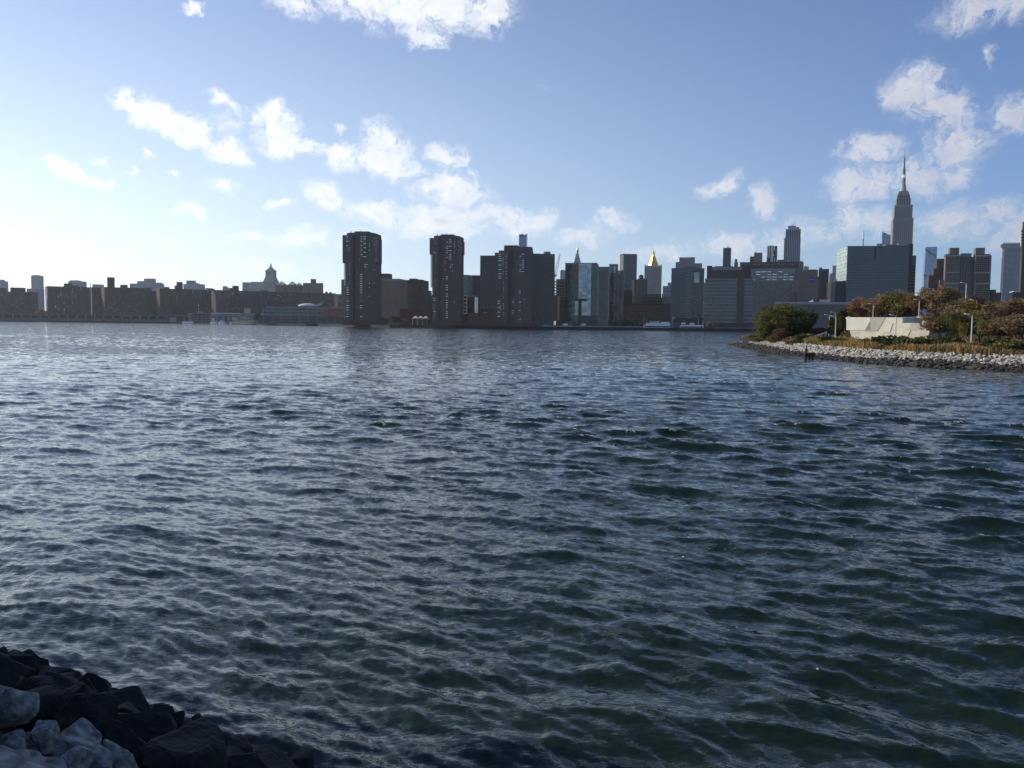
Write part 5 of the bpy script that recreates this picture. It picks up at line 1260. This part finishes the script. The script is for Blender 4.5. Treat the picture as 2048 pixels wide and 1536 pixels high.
# stones
def stone_mesh(seed, name, subdiv=0, sharp=1.0, npts=15):
    g = random.Random(seed); bm = bmesh.new()
    ax = (1.0, g.uniform(.65, .95), g.uniform(.5, .8))
    for i in range(npts):
        v = Vector((g.gauss(0, 1), g.gauss(0, 1), g.gauss(0, 1))).normalized() * g.uniform(.82, 1.0)
        bm.verts.new((v.x * ax[0] * .5, v.y * ax[1] * .5, v.z * ax[2] * .5))
    r = bmesh.ops.convex_hull(bm, input=bm.verts[:])
    bmesh.ops.delete(bm, geom=list({e for e in r['geom_interior'] + r['geom_unused'] if isinstance(e, bmesh.types.BMVert)}), context='VERTS')
    if subdiv:
        bmesh.ops.dissolve_limit(bm, angle_limit=R(22), verts=bm.verts[:], edges=bm.edges[:])
        bmesh.ops.bevel(bm, geom=bm.edges[:], offset=.035, segments=2, profile=.6, affect='EDGES', clamp_overlap=True)
        bmesh.ops.triangulate(bm, faces=bm.faces[:])
        for _ in range(subdiv): bmesh.ops.subdivide_edges(bm, edges=[e for e in bm.edges if e.calc_length() > .06], cuts=1, use_grid_fill=True)
        off = Vector((seed * 3.1, seed * 1.7, 0))
        bm.normal_update()
        for v in bm.verts:
            v.co += v.normal * (mnoise.fractal(v.co * 3 + off, .9, 2.1, 4) * .022 + mnoise.fractal(v.co * 14 + off, .8, 2.1, 3) * .006)
    me = bpy.data.meshes.new(name); bm.to_mesh(me); bm.free()
    return me
ROCK_PALE = mat('pale_granite', (.34, .31, .25), .9, .2, 1.3, color2=(.54, .50, .42))
ROCK_DARK = mat('wet_dark_rock', (.020, .018, .013), .75, .3, 1.2, color2=(.075, .065, .050))
def revetment():
    root = empty('rock_revetment', (wl[8].x, wl[8].y, 0)); tag(root, 'sloping bank of pale boulders with dark wet foot around the park', 'revetment', kind='structure')
    protos = [stone_mesh(100 + i, 'stone') for i in range(10)]
    g = random.Random(5); items = []
    for i in range(len(wl) - 4):
        a, b = wl[i], wl[i + 1]; L_ = (b - a).length; t = (b - a).normalized(); nrm = Vector((-t.y, t.x, 0))
        if nrm.dot(Vector((a.x, a.y, 0))) < 0: nrm = -nrm
        for _ in range(int(L_ * 8.6 / .24)):
            s = g.uniform(-.7, 7.9); u = g.uniform(0, L_); p = a + t * u + nrm * s
            items.append((p, s, g.uniform(.45, 1.0)))
    for _ in range(240):     # round the tip
        an = g.uniform(0, 6.28); p = tip + Vector((math.cos(an) * g.uniform(0, 6), math.sin(an) * g.uniform(0, 6) + 2, 0)); items.append((p, None, g.uniform(.7, 1.3)))
    P = np.array([(p.x, p.y) for p, _, _ in items]); H_ = park_height(P)
    items = [(p, h, sz) for (p, s, sz), h in zip(items, H_) if -.5 < h < 2.25]
    items.sort(key=lambda q: q[0].length - 60 * q[2] * 0 )
    vis = [q for q in items if abs(math.atan2(q[0].x, q[0].y)) < R(31.5)]
    vis.sort(key=lambda q: -(q[2] / q[0].length)); ids = set(id(q) for q in vis[:300])
    rest = {0: ([], []), 1: ([], [])}
    base = [(np.array([v.co[:] for v in m.vertices]), [tuple(f.vertices) for f in m.polygons]) for m in protos]
    for q in items:
        p, h, sz = q; dark = h < .78 + .16 * math.sin(p.x * .5) + g.uniform(-.12, .12); k = g.randrange(10)
        eu = (g.uniform(-.4, .4), g.uniform(-.4, .4), g.uniform(0, 6.28))
        if id(q) in ids:
            o = link('stone', protos[k], ROCK_DARK if dark else ROCK_PALE, root); o.location = p - root.location; o.location.z = h + .12 * sz; o.rotation_euler = eu; o.scale = (sz * 1.15, sz * 1.15, sz)
        else:
            mt = Matrix.Translation((p.x, p.y, h + .12 * sz)) @ Matrix.Rotation(eu[2], 4, 'Z') @ Matrix.Rotation(eu[0], 4, 'X')
            V, F = base[k]; W = V * sz @ np.array(mt.to_3x3()).T + np.array(mt.translation)
            n0 = sum(len(v) for v in rest[dark][0]); rest[dark][0].append(W); rest[dark][1].extend(tuple(i + n0 for i in f) for f in F)
    for dk in (0, 1):
        if not rest[dk][0]: continue
        me = bpy.data.meshes.new('stones'); me.from_pydata(np.vstack(rest[dk][0]).tolist(), [], rest[dk][1])
        o = link('dark_stone_mass' if dk else 'pale_stone_mass', me, ROCK_DARK if dk else ROCK_PALE, root); o.location = -root.location; o['kind'] = 'stuff'
revetment()

# terraced concrete walls
CONC = mat('white_concrete', (.68, .625, .49), .85, .13, .45, bump=.01)
def terrace_walls():
    b = B('terraced_wall', 'white concrete terrace walls with slanted ends built into the park mound', 1692, 208, -48, 655, cat='wall', z0=3.0)
    def slantwall(name, x0, x1, yt, yb, y, l_in, r_in, depth, parent=None, m=CONC):
        a, c, z0, z1 = b.rect(x0, x1, yt, yb, y); z0 = min(z0, 0)
        hl = b.hit(x0 + l_in, yb, y)[0]; hr = b.hit(x1 - r_in, yb, y)[0]
        return MB().prism([(hl, y, z0), (hr, y, z0), (hr, y + depth, z0), (hl, y + depth, z0)], [(a, y, z1), (c, y, z1), (c, y + depth, z1), (a, y + depth, z1)]).build(name, m, parent or b.e)
    u = slantwall('upper_wall', 1690, 1804, 634.6, 676, 0, 16, 0, 10)
    m_ = slantwall('middle_wall', 1771, 1856, 645.8, 680, -5, -8, 14, 10)
    l_ = slantwall('lower_wall', 1812, 1860, 661, 684, -10, -8, 10, 10)
    P2 = mat('lit_tone_concrete', (.80, .76, .63), .8, .05, .4); P3 = mat('shade_tone_concrete', (.48, .465, .40), .85, .05, .4)  # light and shade of the wall facets painted as two tones
    def facet(x0, x1, yt, yb, y, sh, m, par):
        p = [b.hit(x0, yt, y), b.hit(x1, yt, y), b.hit(x1 - sh, yb, y), b.hit(x0 - sh, yb, y)]
        MB().prism([(q[0], y - .08, q[1]) for q in p], [(q[0], y + .02, q[1]) for q in p]).build('panel', m, par)
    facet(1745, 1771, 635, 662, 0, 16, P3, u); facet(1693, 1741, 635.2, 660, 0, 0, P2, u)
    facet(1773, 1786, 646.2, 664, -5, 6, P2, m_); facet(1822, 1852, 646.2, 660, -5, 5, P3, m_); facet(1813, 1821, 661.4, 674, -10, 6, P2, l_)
    slantwall('back_wall', 1826, 1881, 633.5, 647, 14, 0, 0, 3); slantwall('shadow_return', 1804, 1826, 634, 647, 10, 0, 0, 2, m=mat('painted_shadow', (.16, .15, .14)))  # dark return paints the shadow next to the back wall
    slantwall('back_wall_end', 1852, 1879, 632, 647, 12, 0, 0, 2)
    return b
terrace_walls()
b = B('concrete_wedge', 'low grey sloped concrete wedge among the grass left of the white walls', 1629, 236, -9, 668, z0=2.6)
q = [b.hit(1629, 673.5), b.hit(1654, 674.5), b.hit(1653, 663), b.hit(1646, 664)]
MB().prism([(q[0][0], 0, 0), (q[1][0], 0, 0), (q[1][0], 5, 0), (q[0][0], 5, 0)], [(q[0][0], 0, q[0][1] + .25), (q[1][0], 0, q[2][1]), (q[1][0], 5, q[2][1]), (q[0][0], 5, q[0][1] + .25)]).build('ramp', mat('weathered_concrete', (.42, .40, .35), .9, .1, .5), b.e)
for k in range(2): x = q[0][0] + (q[1][0] - q[0][0]) * (.35 + .3 * k); MB().box(x - .05, x + .05, -.06, .02, .05, .6 + .5 * k).build('joint', M_['darkgrey'], b.e)
b.e['category'] = 'ramp'

# lamps
def lamp(px, ytop, dist, zbase, label, flip=-1):
    p = at_dist(px, ytop, dist); h = p.z - zbase
    e = empty('park_lamp', (p.x, p.y, zbase), 0, label, 'lamp post', 'park lamp posts')
    MB().tube([(0, 0, -.4), (0, 0, h * .5), (0, 0, h)], [.13, .115, .09], 8).build('pole', mat('white_pole', (.72, .70, .64), .5, .05, 1), e)
    MB().lathe([(.22, -.3), (.22, .35), (.14, .45)], 8).build('base_cover', M_['pole'], e)
    a = MB().tube([(0, 0, h - .08), (flip * .35, 0, h + .02), (flip * .6, 0, h + .04)], [.06, .05, .05], 6).build('arm', M_['pole'], e)
    hd = MB().lathe([(.05, -.14), (.24, -.10), (.30, 0), (.20, .10), (.04, .15)], 12).build('lamp_head', M_['lamp'], a, True)
    hd.location = (flip * .95, 0, h + .07); hd.scale = (1.9, .9, .8); hd.rotation_euler = (0, R(-flip * 8), 0)
for (px, yt, d, zb, lab) in ((1672, 633, 228, None, 'white lamp post left of the white walls, taller of the left pair'), (1707.5, 634.5, 222, None, 'white lamp post standing before the left end of the white wall'),
        (1792.5, 630.5, 189, None, 'white lamp post before the middle of the white walls'), (1945, 629.5, 167, None, 'nearest white lamp post by the path at right'),
        (1747, 608, 262, None, 'small lamp post on the mound above the white wall'), (1839, 600, 240, None, 'lamp post on the mound before maroon trees'),
        (1933, 566, 232, None, 'tall lamp post rising above the brown trees'), (1954, 601, 215, None, 'lamp post half hidden in the trees at right'),
        (1659, 630, 262, None, 'lamp head peeping over the dark bush, lower one'), (1671, 625, 280, None, 'lamp head peeping over the dark bush, higher one')):
    p = at_dist(px, yt, d); lamp(px, yt, d, pz(p.x, p.y), lab)

# trees
def plant(name, kind, leaf, px, pyb, height, label, dist=None, cat='tree', group='park trees', sx=1.0):
    p = on_park(px, pyb) if dist is None else at_dist(px, pyb, dist)
    z = pz(p.x, p.y); hk = {'round': 8.6, 'round2': 8.4, 'tall': 10.4, 'thin': 9.4, 'thin2': 9.6, 'low': 4.4, 'willow': 10.2, 'shrub': 1.8, 'shrub2': 1.5, 'far': 7.6}[kind]
    return tree(name, kind, leaf, (p.x, p.y, z - .1), height / hk, random.uniform(0, 6.28), label, cat, group, sx)
plant('willow_tree', 'willow', 'willow', 1556, 674, 10.3, 'broad olive weeping willow at the headland tip', 246, sx=.98)
plant('evergreen_tree', 'low', 'green', 1540, 674, 5.4, 'dark evergreen bush in front of the willow', 238, sx=.9)
plant('evergreen_tree', 'low', 'green', 1590, 674, 7.6, 'taller dark evergreen right of the willow', 244, sx=1.05)
plant('evergreen_tree', 'round', 'green', 1612, 673, 8.4, 'dark green round tree between willow and lamp pair', 256, sx=.95)
plant('evergreen_tree', 'low', 'maroon', 1563, 675, 3.6, 'reddish brown bush under the willow', 232)
plant('evergreen_tree', 'round2', 'green', 1690, 676, 8.0, 'dark green tree behind the pair of left lamp posts', 236, sx=.75)
plant('evergreen_tree', 'low', 'green', 1672, 676, 5.6, 'dark bush behind the left lamp post', 240)
plant('bush', 'low', 'twig', 1640, 672, 3.2, 'grey leafless bush above the concrete wedge', 244, cat='bush', group='park bushes', sx=1.6)
for (px, d, h, kind, leaf, lab, sx) in (
    (1716, 275, 8.0, 'round', 'rust', 'rust orange tree at the left end of the mound', 1.0), (1735, 285, 10.2, 'thin', 'rust', 'thin orange-brown tree behind the left of the white wall', 1.15), (1757, 272, 9.6, 'round2', 'brown', 'brown leafy tree above the left wall panel', 1.0),
    (1775, 290, 11.5, 'thin', 'twig', 'leafless grey-pink tree behind the mound crest', 1.2), (1793, 268, 9.4, 'round', 'olive', 'olive tree above the middle of the upper wall', 1.0), (1812, 285, 12.6, 'thin2', 'twig', 'taller bare tree with fine twigs behind the olive tree', 1.2),
    (1828, 275, 13.0, 'thin', 'brown', 'wispy brown tree, tallest over the wall gap', 1.1), (1842, 252, 10.6, 'round', 'rust', 'rusty tree right of the mound lamp', .95), (1862, 258, 13.6, 'tall', 'maroon', 'tall maroon tree, darkest in the middle', .95),
    (1880, 236, 9.6, 'round2', 'brown', 'brown tree behind the grey back wall', 1.0), (1896, 262, 13.4, 'thin', 'brown', 'thin brown tree left of the tall lamp post', 1.2), (1918, 248, 13.0, 'thin2', 'rust', 'thin rusty tree just left of the tall lamp post', 1.2),
    (1926, 222, 9.4, 'round', 'brown', 'brown bushy tree below the tall lamp head', 1.0), (1948, 262, 13.2, 'thin', 'twig', 'bare twiggy tree behind the tall lamp post', 1.2), (1966, 222, 11.6, 'round2', 'olive', 'yellowish olive tree right of the tall lamp post', 1.1),
    (1990, 246, 12.4, 'tall', 'olive', 'tall olive tree before the grid tower', 1.1), (2010, 214, 10.6, 'round', 'olive', 'dull olive tree third from the right edge', 1.1), (2034, 236, 12.2, 'round2', 'brown', 'brown tree at the right edge of the picture', 1.1), (2062, 212, 10.8, 'round', 'olive', 'olive tree cut by the right picture edge', 1.1),
    (1878, 192, 7.6, 'round2', 'maroon', 'dark maroon tree at the lower wall end', .9), (1896, 186, 7.0, 'round', 'brown', 'brown tree beside the white bin', 1.0), (1915, 176, 6.8, 'thin', 'green', 'small green tree with pale trunks left of the nearest lamp', 1.0),
    (1933, 184, 7.6, 'round2', 'olive', 'dull olive tree right behind the nearest lamp', 1.0), (1958, 178, 7.4, 'round', 'olive', 'olive tree just right of the nearest lamp', 1.0), (1978, 186, 8.0, 'tall', 'brown', 'brown tree second right of the nearest lamp', 1.0),
    (2000, 172, 7.4, 'round2', 'brown', 'brown tree with pale trunk by the right path', 1.0), (2022, 180, 8.2, 'round', 'rust', 'rusty orange tree by the right path', 1.0), (2044, 168, 7.6, 'round2', 'brown', 'brown tree where the path meets the picture edge', 1.0),
    (1944, 205, 9.6, 'round', 'gold', 'yellow-leaved tree below the tall lamp post', .7), (1905, 216, 10.4, 'tall', 'brown', 'tall brown tree left of the yellow one', 1.0), (1985, 205, 10.0, 'round', 'brown', 'brown tree behind the right path trees', 1.1), (2030, 200, 10.4, 'round2', 'maroon', 'dark reddish tree near the right edge', 1.0)):
    top = np.interp(px, (1700, 1716, 1760, 1800, 1830, 1862, 1900, 1930, 1962, 2000, 2040), (612, 606, 592, 585, 580, 574, 582, 588, 600, 602, 594)) + random.uniform(-7, 3) + (34 if d < 195 else 14 if d < 224 else 0)
    p = at_dist(px, top, d); h = p.z - pz(p.x, p.y)
    plant('park_tree', kind, leaf, px, 660, h * 1.02, lab, d, sx=sx * (1.75 if h < 7 else 1.32))
# pale bare trunks along the path
for i, (px, d) in enumerate(((1797 + 130, 172), (1936, 176), (1962, 171), (1985, 175), (2008, 170), (1918, 178), (2030, 172))):
    plant('sapling', 'thin2', 'green' if i % 2 else 'olive', px, 680, 5.6 + .2 * i, ('slender sapling with pale trunk, %s' % ('left of the nearest lamp', 'touching the nearest lamp', 'first right of the nearest lamp', 'under the brown path tree', 'before the green path tree', 'beside the white bin row', 'before the rusty path tree')[i]), d, group='saplings along the path', sx=.6)
# bushes on the bank
BU = [(1500, 683, 'olive', 'shrub2', 'small olive shrub near the landing stage'), (1520, 685, 'brown', 'shrub2', 'brown shrub on the tip bank'), (1545, 687, 'olive', 'shrub', 'olive shrub below the willow'), (1583, 690, 'brown', 'shrub2', 'brown shrub below the evergreens'), (1600, 688, 'green', 'shrub', 'green shrub left of the wedge'),
    (1655, 690, 'green', 'shrub2', 'green shrub low on the bank under the wedge'), (1700, 680, 'brown', 'shrub', 'brown shrub at the foot of the second lamp'), (1722, 676, 'green', 'shrub', 'dark shrub against the upper wall, left'), (1740, 674, 'gold', 'shrub', 'yellow shrub against the upper wall'), (1760, 676, 'green', 'shrub', 'tall shrub overlapping the middle wall start'), (1764, 679, 'maroon', 'shrub', 'maroon shrub below the middle wall start'),
    (1782, 683, 'brown', 'shrub2', 'brown shrub left of the middle lamp'), (1806, 683, 'green', 'shrub2', 'green shrub right of the middle lamp'), (1822, 682, 'green', 'shrub2', 'green shrub before the lower wall'), (1838, 684, 'maroon', 'shrub2', 'dark shrub at the lower wall end'), (1760, 697, 'green', 'shrub2', 'dark green shrub above the rocks below the middle wall'), (1790, 699, 'green', 'shrub2', 'dark green shrub above the rocks below the middle lamp'), (1815, 700, 'green', 'shrub2', 'dark green shrub above the rocks below the lower wall'),
    (1870, 700, 'green', 'shrub2', 'green shrub above the rocks left of the bin'), (1900, 702, 'green', 'shrub2', 'green shrub above the rocks below the bin'), (1990, 706, 'green', 'shrub2', 'green shrub above the rocks at right'), (2030, 708, 'olive', 'shrub2', 'olive shrub above the rocks near the right edge'), (1840, 700, 'olive', 'shrub2', 'olive shrub between the dark ones above the rocks'), (1950, 704, 'olive', 'shrub', 'olive shrub below the nearest lamp')]
for (px, py, leaf, kind, lab) in BU: plant('shrub', kind, leaf, px, py, random.uniform(1.6, 2.6), lab, None, 'shrub', 'shrubs on the park bank', 1.4)

# tall dry grass on the bank
def grass():
    g = np.random.default_rng(12); n = 60000
    i = g.integers(0, len(wl) - 4, n); A = FRONT[i]; Bq = FRONT[i + 1]; L_ = np.linalg.norm(Bq - A, axis=1)
    u = g.random(n); p = A + (Bq - A) * u[:, None]; t = (Bq - A) / L_[:, None]; nr = np.stack([-t[:, 1], t[:, 0]], 1); sg = np.sign((nr * A).sum(1)); nr *= sg[:, None]
    s = 7.0 + g.random(n) ** 1.2 * 46; p = p + nr * s[:, None]
    h = park_height(p); az = np.degrees(np.arctan2(p[:, 0], p[:, 1])); ok = (h > 1.85) & (h < 3.6) & (az < 36)
    # keep the path clear
    pth = np.array([on_plane(x, y, 3.2)[:2] for x, y in ((1640, 674.6), (1707, 677), (1792, 681.2), (1850, 683.6), (1945, 686.6), (2048, 690.5), (2200, 696), (2500, 706))])
    ok &= seg_dist(p, pth, False) > .6
    dcam = np.linalg.norm(p, axis=1); dp = np.interp(np.degrees(np.arctan2(p[:, 0], p[:, 1])), np.degrees(np.arctan2(pth[:, 0], pth[:, 1])), np.linalg.norm(pth, axis=1)); ok &= (dcam < dp - .3) | (az < 20)
    p = p[ok]; h = h[ok]; n = len(p)
    cl = np.array([mnoise.noise(Vector((q[0] * .16, q[1] * .16, 0))) for q in p]); cl2 = np.array([mnoise.noise(Vector((q[0] * .5, q[1] * .5, 7))) for q in p])
    H_ = (.7 + .75 * np.clip(cl + .3, 0, 1)) * g.uniform(.6, 1.25, n); W_ = g.uniform(.07, .16, n); a = g.uniform(0, 6.28, n); lean = g.normal(0, .16, (n, 2)) * H_[:, None]
    d = np.stack([np.cos(a), np.sin(a)], 1) * W_[:, None]
    V = np.zeros((n, 4, 3)); V[:, 0, :2] = p - d; V[:, 1, :2] = p + d; V[:, 2, :2] = p + d * .5 + lean; V[:, 3, :2] = p - d * .5 + lean
    V[:, 0, 2] = V[:, 1, 2] = h - .1; V[:, 2, 2] = V[:, 3, 2] = h + H_
    me = np_mesh('tall_grass', V.reshape(-1, 3), np.arange(4 * n).reshape(n, 4))
    tn = np.clip(.5 + .9 * cl + .5 * cl2 + g.normal(0, .13, n), 0, 1)
    at = me.attributes.new('tint', 'FLOAT', 'POINT'); at.data.foreach_set('value', np.repeat(tn, 4).astype(np.float32))
    o = link('tall_grass', me, leaf_material('dry_grass', (.075, .075, .028), (.42, .29, .13), .3)); tag(o, 'tall tawny and green grass covering the park bank', 'grass', kind='stuff')
grass()

# landing stage at the tip, bin, piles
b = B('landing_stage', 'small pale railed platform at the headland tip', 1484, 250, -9, 676, z0=1.7)
x0, z0 = b.hit(1484, 681); x1, z1 = b.hit(1497, 669)
MB().box(x0, x1, 0, 4, -1.5, .35).build('platform', M_['hazegrey'], b.e)
for k in range(5): x = x0 + .2 + (x1 - x0 - .4) * k / 4; MB().tube([(x, .2, .35), (x, .2, 1.7)], [.07, .06], 5).build('post', M_['hazegrey'], b.e)
for zz in (1.0, 1.65): MB().box(x0, x1, .15, .25, zz, zz + .08).build('rail', M_['hazegrey'], b.e)
b.e['category'] = 'platform'
p = on_park(1885.5, 685); e = empty('litter_bin', (p.x, p.y, pz(p.x, p.y) + .1), 0, 'white cabinet-shaped bin beside the path below the dark trees', 'bin')
MB().frustum(0, 0, 0, .35, .32, .28, .36, .3).build('foot', M_['grey'], e); MB().box(-.38, .38, -.3, .3, .36, 1.35).build('body', M_['white'], e); MB().frustum(0, 0, 1.36, 1.5, .42, .34, .36, .28).build('lid', M_['white'], e)
def pile_cluster():
    p = on_plane(1616, 718.5, 0); e = empty('timber_dolphin', (p.x, p.y, 0), 0, 'broken dark timber mooring piles standing in the water off the headland', 'mooring piles')
    W = mat('rotten_timber', (.030, .024, .018), .9, .4, 3.0)
    MB().tube([(-.45, 0, -3), (-.42, 0, 1.2), (-.36, 0, 2.0)], [.27, .25, .21], 9).build('tall_pile', W, e)
    MB().tube([(.30, .2, -3), (.28, .2, .9)], [.27, .24], 9).build('short_pile', W, e)
    MB().tube([(.85, -.1, -3), (.8, -.1, .75)], [.26, .22], 9).build('short_pile', W, e)
    MB().box(-.75, 1.1, -.36, -.2, .55, .95).build('wale', W, e); MB().box(-.1, 1.1, -.2, .3, .95, 1.15).build('cap', W, e)
    bird = empty('cormorant', (p.x - .36, p.y, 2.0), R(20), 'dark cormorant perched on the tallest mooring pile', 'bird')
    bm = bmesh.new(); sk = [((0, 0, .12), .06), ((.02, 0, .28), .10), ((.0, 0, .42), .075), ((-.04, 0, .55), .035), ((-.10, 0, .62), .04), ((-.2, 0, .62), .012)]
    mb = MB().tube([q[0] for q in sk], [q[1] for q in sk], 10).build('body', mat('black_plumage', (.015, .015, .016), .6, .1, 3), bird, True)
    MB().prism([(.03, -.03, .22), (.10, -.03, .22), (.10, .03, .22), (.03, .03, .22)], [(.13, -.04, -.03), (.17, -.04, -.03), (.17, .04, -.03), (.13, .04, -.03)]).build('tail', MATS['black_plumage'], bird)
    for s in (-1, 1): MB().tube([(0, s * .04, .14), (0, s * .05, .0)], [.02, .016], 5).build('leg', MATS['black_plumage'], bird)
pile_cluster()

# trees along the far waterfront
FT = [(84, 1930, 'rust', 24, 'rust-brown tree clump between the low block and the sunlit slab'), (255, 1840, 'brown', 13, 'brown tree before the square-towered slab'), (300, 1820, 'green', 12, 'dark tree before the lower wing of the slab'), (523, 1310, 'green', 18, 'dark tree at the left end of the terraced building'),
    (762, 1100, 'green', 12, 'dark tree right of the first lone tower'), (775, 1105, 'brown', 11, 'brown tree second right of the first lone tower'), (790, 1098, 'green', 13, 'broad dark tree midway between the lone towers'), (806, 1105, 'rust', 9, 'low reddish tree left of the white tent'), (858, 1095, 'green', 10, 'dark tree between the tent and the second lone tower'),
    (940, 1075, 'green', 9, 'dark tree below the white-framed building'), (955, 1075, 'brown', 9, 'brown tree left of the widest brown tower'), (1222, 1062, 'green', 9, 'dark tree below the dark reflective block'), (1236, 1066, 'olive', 11, 'olive tree left of the brick hospital'), (1250, 1060, 'green', 10, 'dark tree before the left wing of the brick hospital'), (1262, 1064, 'green', 11, 'dark tree before the middle of the brick hospital'), (1277, 1058, 'brown', 9, 'brown tree left of the left ferry'),
    (1420, 1052, 'rust', 8, 'rusty tree at the foot of the banded hospital'), (1440, 1050, 'green', 7, 'small dark tree at the foot of the banded hospital'), (1665, 1080, 'rust', 14, 'rusty tree before the big glass block')]
for (px, d, leaf, h, lab) in FT:
    p = at_dist(px, 640, d); tree('waterfront_tree', 'far', leaf, (p.x, p.y, GROUND), h / 7.6, random.uniform(0, 6), lab, 'tree', 'trees along the far waterfront', 1.15)
# railed quay right of the ferries
b = B('quay_railing', 'long quay with white railing posts right of the ferries', 1428, 985, -9, 660, z0=0)
x0 = b.hit(1428, 660)[0]; x1 = b.hit(1575, 660)[0]
MB().box(x0, x1, 0, 5, -3, 2.6).build('quay', M_['black'], b.e); MB().box(x0, x1, .1, .25, 3.9, 4.1).build('rail', M_['hazegrey'], b.e)
for k in range(38): x = x0 + (x1 - x0) * k / 37; MB().box(x - .3, x + .3, 0, .35, 2.6, 3.9).build('post', M_['hazegrey'], b.e)
b.e['category'] = 'quay'

# ------------------------------------------------------------------ near bank with boulders
def near_bank():
    P1 = on_plane(480, 1536, 0); P2 = on_plane(0, 1338, 0)
    t = (P2 - P1).normalized(); inl = Vector((-t.y, t.x, 0)); 
    if inl.dot(-P1) < 0: inl = -inl
    def hgt(s): return max(-2.0, min(4.35, s * .70)) if s > 0 else s * .6
    # earth under the stones
    us = np.arange(-30, 40, .6); ss = np.arange(-4, 40, .6); V = []; 
    for u in us:
        for s in ss: q = P1 + t * float(u) + inl * float(s); V.append((q.x, q.y, hgt(float(s)) - (.35 if s < 6.4 else 0)))
    n, m = len(us), len(ss); idx = np.arange(n * m).reshape(n, m); F = np.stack([idx[:-1, :-1], idx[1:, :-1], idx[1:, 1:], idx[:-1, 1:]], -1).reshape(-1, 4)
    me = np_mesh('near_bank', np.array(V), F); root = link('near_bank', me, mat('bank_gravel', (.035, .034, .032), .95, .4, 2.0, bump=.04, bscale=6)); tag(root, 'steep stony bank below the viewpoint', 'bank', kind='structure')
    pale = mat('grey_boulder', (.15, .135, .115), .95, .25, 7.0, color2=(.42, .375, .32), bump=.03, bscale=9)
    dark = mat('algae_covered_boulder', (.007, .007, .006), .8, .4, 3.0, color2=(.018, .017, .012), bump=.03, bscale=18)
    protos = [stone_mesh(300 + i, 'boulder', 2, npts=13) for i in range(9)]
    g = random.Random(42); n_ = 0
    rows = []
    s = -.35
    while s < 6.4:
        u = -7 + g.uniform(0, .4)
        while u < 14:
            sz = g.uniform(.6, 1.1) if s < 3.6 else g.uniform(.26, .48)
            rows.append((u, s + g.uniform(-.2, .2), sz)); u += sz * g.uniform(.62, .82)
        s += .47
    for u, s, sz in rows:
        q = P1 + t * u + inl * s; z = hgt(s)
        if q.y < 2.2: continue
        o = link('boulder', protos[g.randrange(9)], dark if s + g.uniform(-.3, .3) < 3.75 else pale, root)
        o.location = (q.x, q.y, z + sz * .02 + g.uniform(-.12, .16)); o.rotation_euler = (g.uniform(-1, 1), g.uniform(-1, 1), g.uniform(0, 6.28)); o.scale = (sz, sz * g.uniform(.85, 1.1), sz * g.uniform(.85, 1.15))
        n_ += 1
    # promenade on top
    pm = MB(); A = P1 + t * -28 + inl * 6.6; Bq = P1 + t * 38 + inl * 6.6; Cq = Bq + inl * 33; D = A + inl * 33
    pm.prism([(v.x, v.y, 4.30) for v in (A, Bq, Cq, D)], [(v.x, v.y, 4.38) for v in (A, Bq, Cq, D)])
    tag(pm.build('promenade', mat('promenade_paving', (.30, .29, .27), .9, .1, .8)), 'paved promenade at the viewpoint', 'promenade', kind='structure')
    return P1, t, inl
P1, NT, NI = near_bank()
# added warehouse, out of view to the left, placed to shade the near stones
def warehouse():
    e = empty('added_shade_warehouse', (-26, 9.0, 4.35), 0, 'added unseen brick warehouse shading the near bank left of the view', 'building')
    Bk = M_['brick']; L_, W_, H_ = 9.0, 9.2, 10.5
    MB().box(-L_, L_, -W_, W_, -5, H_).build('wall', Bk, e)
    r = MB().prism([(-L_ - .4, -W_ - .4, H_ + .01), (L_ + .4, -W_ - .4, H_ + .01), (L_ + .4, W_ + .4, H_ + .01), (-L_ - .4, W_ + .4, H_ + .01)], [(-L_ - .4, -.4, H_ + 2.6), (L_ + .4, -.4, H_ + 2.6), (L_ + .4, .4, H_ + 2.6), (-L_ - .4, .4, H_ + 2.6)]).build('roof', M_['slate'], e)
    for k in range(4):
        for f in (1.6, 5.4):
            y = -5.4 + k * 3.6; w = MB().box(L_, L_ + .06, y - .7, y + .7, f, f + 2.0).build('window', G_['window'], e); MB().box(L_, L_ + .2, y - .85, y + .85, f - .2, f - .02).build('sill', M_['lime'], w)
warehouse()

# ------------------------------------------------------------------ haze
def haze():
    mb = MB().box(-6400, 6400, -450, 5700, -7.5, 470); me = mb.mesh('haze')
    m = bpy.data.materials.new('river_haze'); m.use_nodes = True; nt = m.node_tree
    for n in list(nt.nodes):
        if n.type != 'OUTPUT_MATERIAL': nt.nodes.remove(n)
    v = nt.nodes.new('ShaderNodeVolumePrincipled'); v.inputs['Color'].default_value = (.9, .95, 1.0, 1); v.inputs['Density'].default_value = HAZE_DENSITY; v.inputs['Anisotropy'].default_value = 0.35
    out = [n for n in nt.nodes if n.type == 'OUTPUT_MATERIAL'][0]; nt.links.new(v.outputs[0], out.inputs['Volume'])
    o = link('haze', me, m); tag(o, 'thin pale river haze', 'haze', kind='stuff')
HAZE_DENSITY = 4.5e-5
haze()
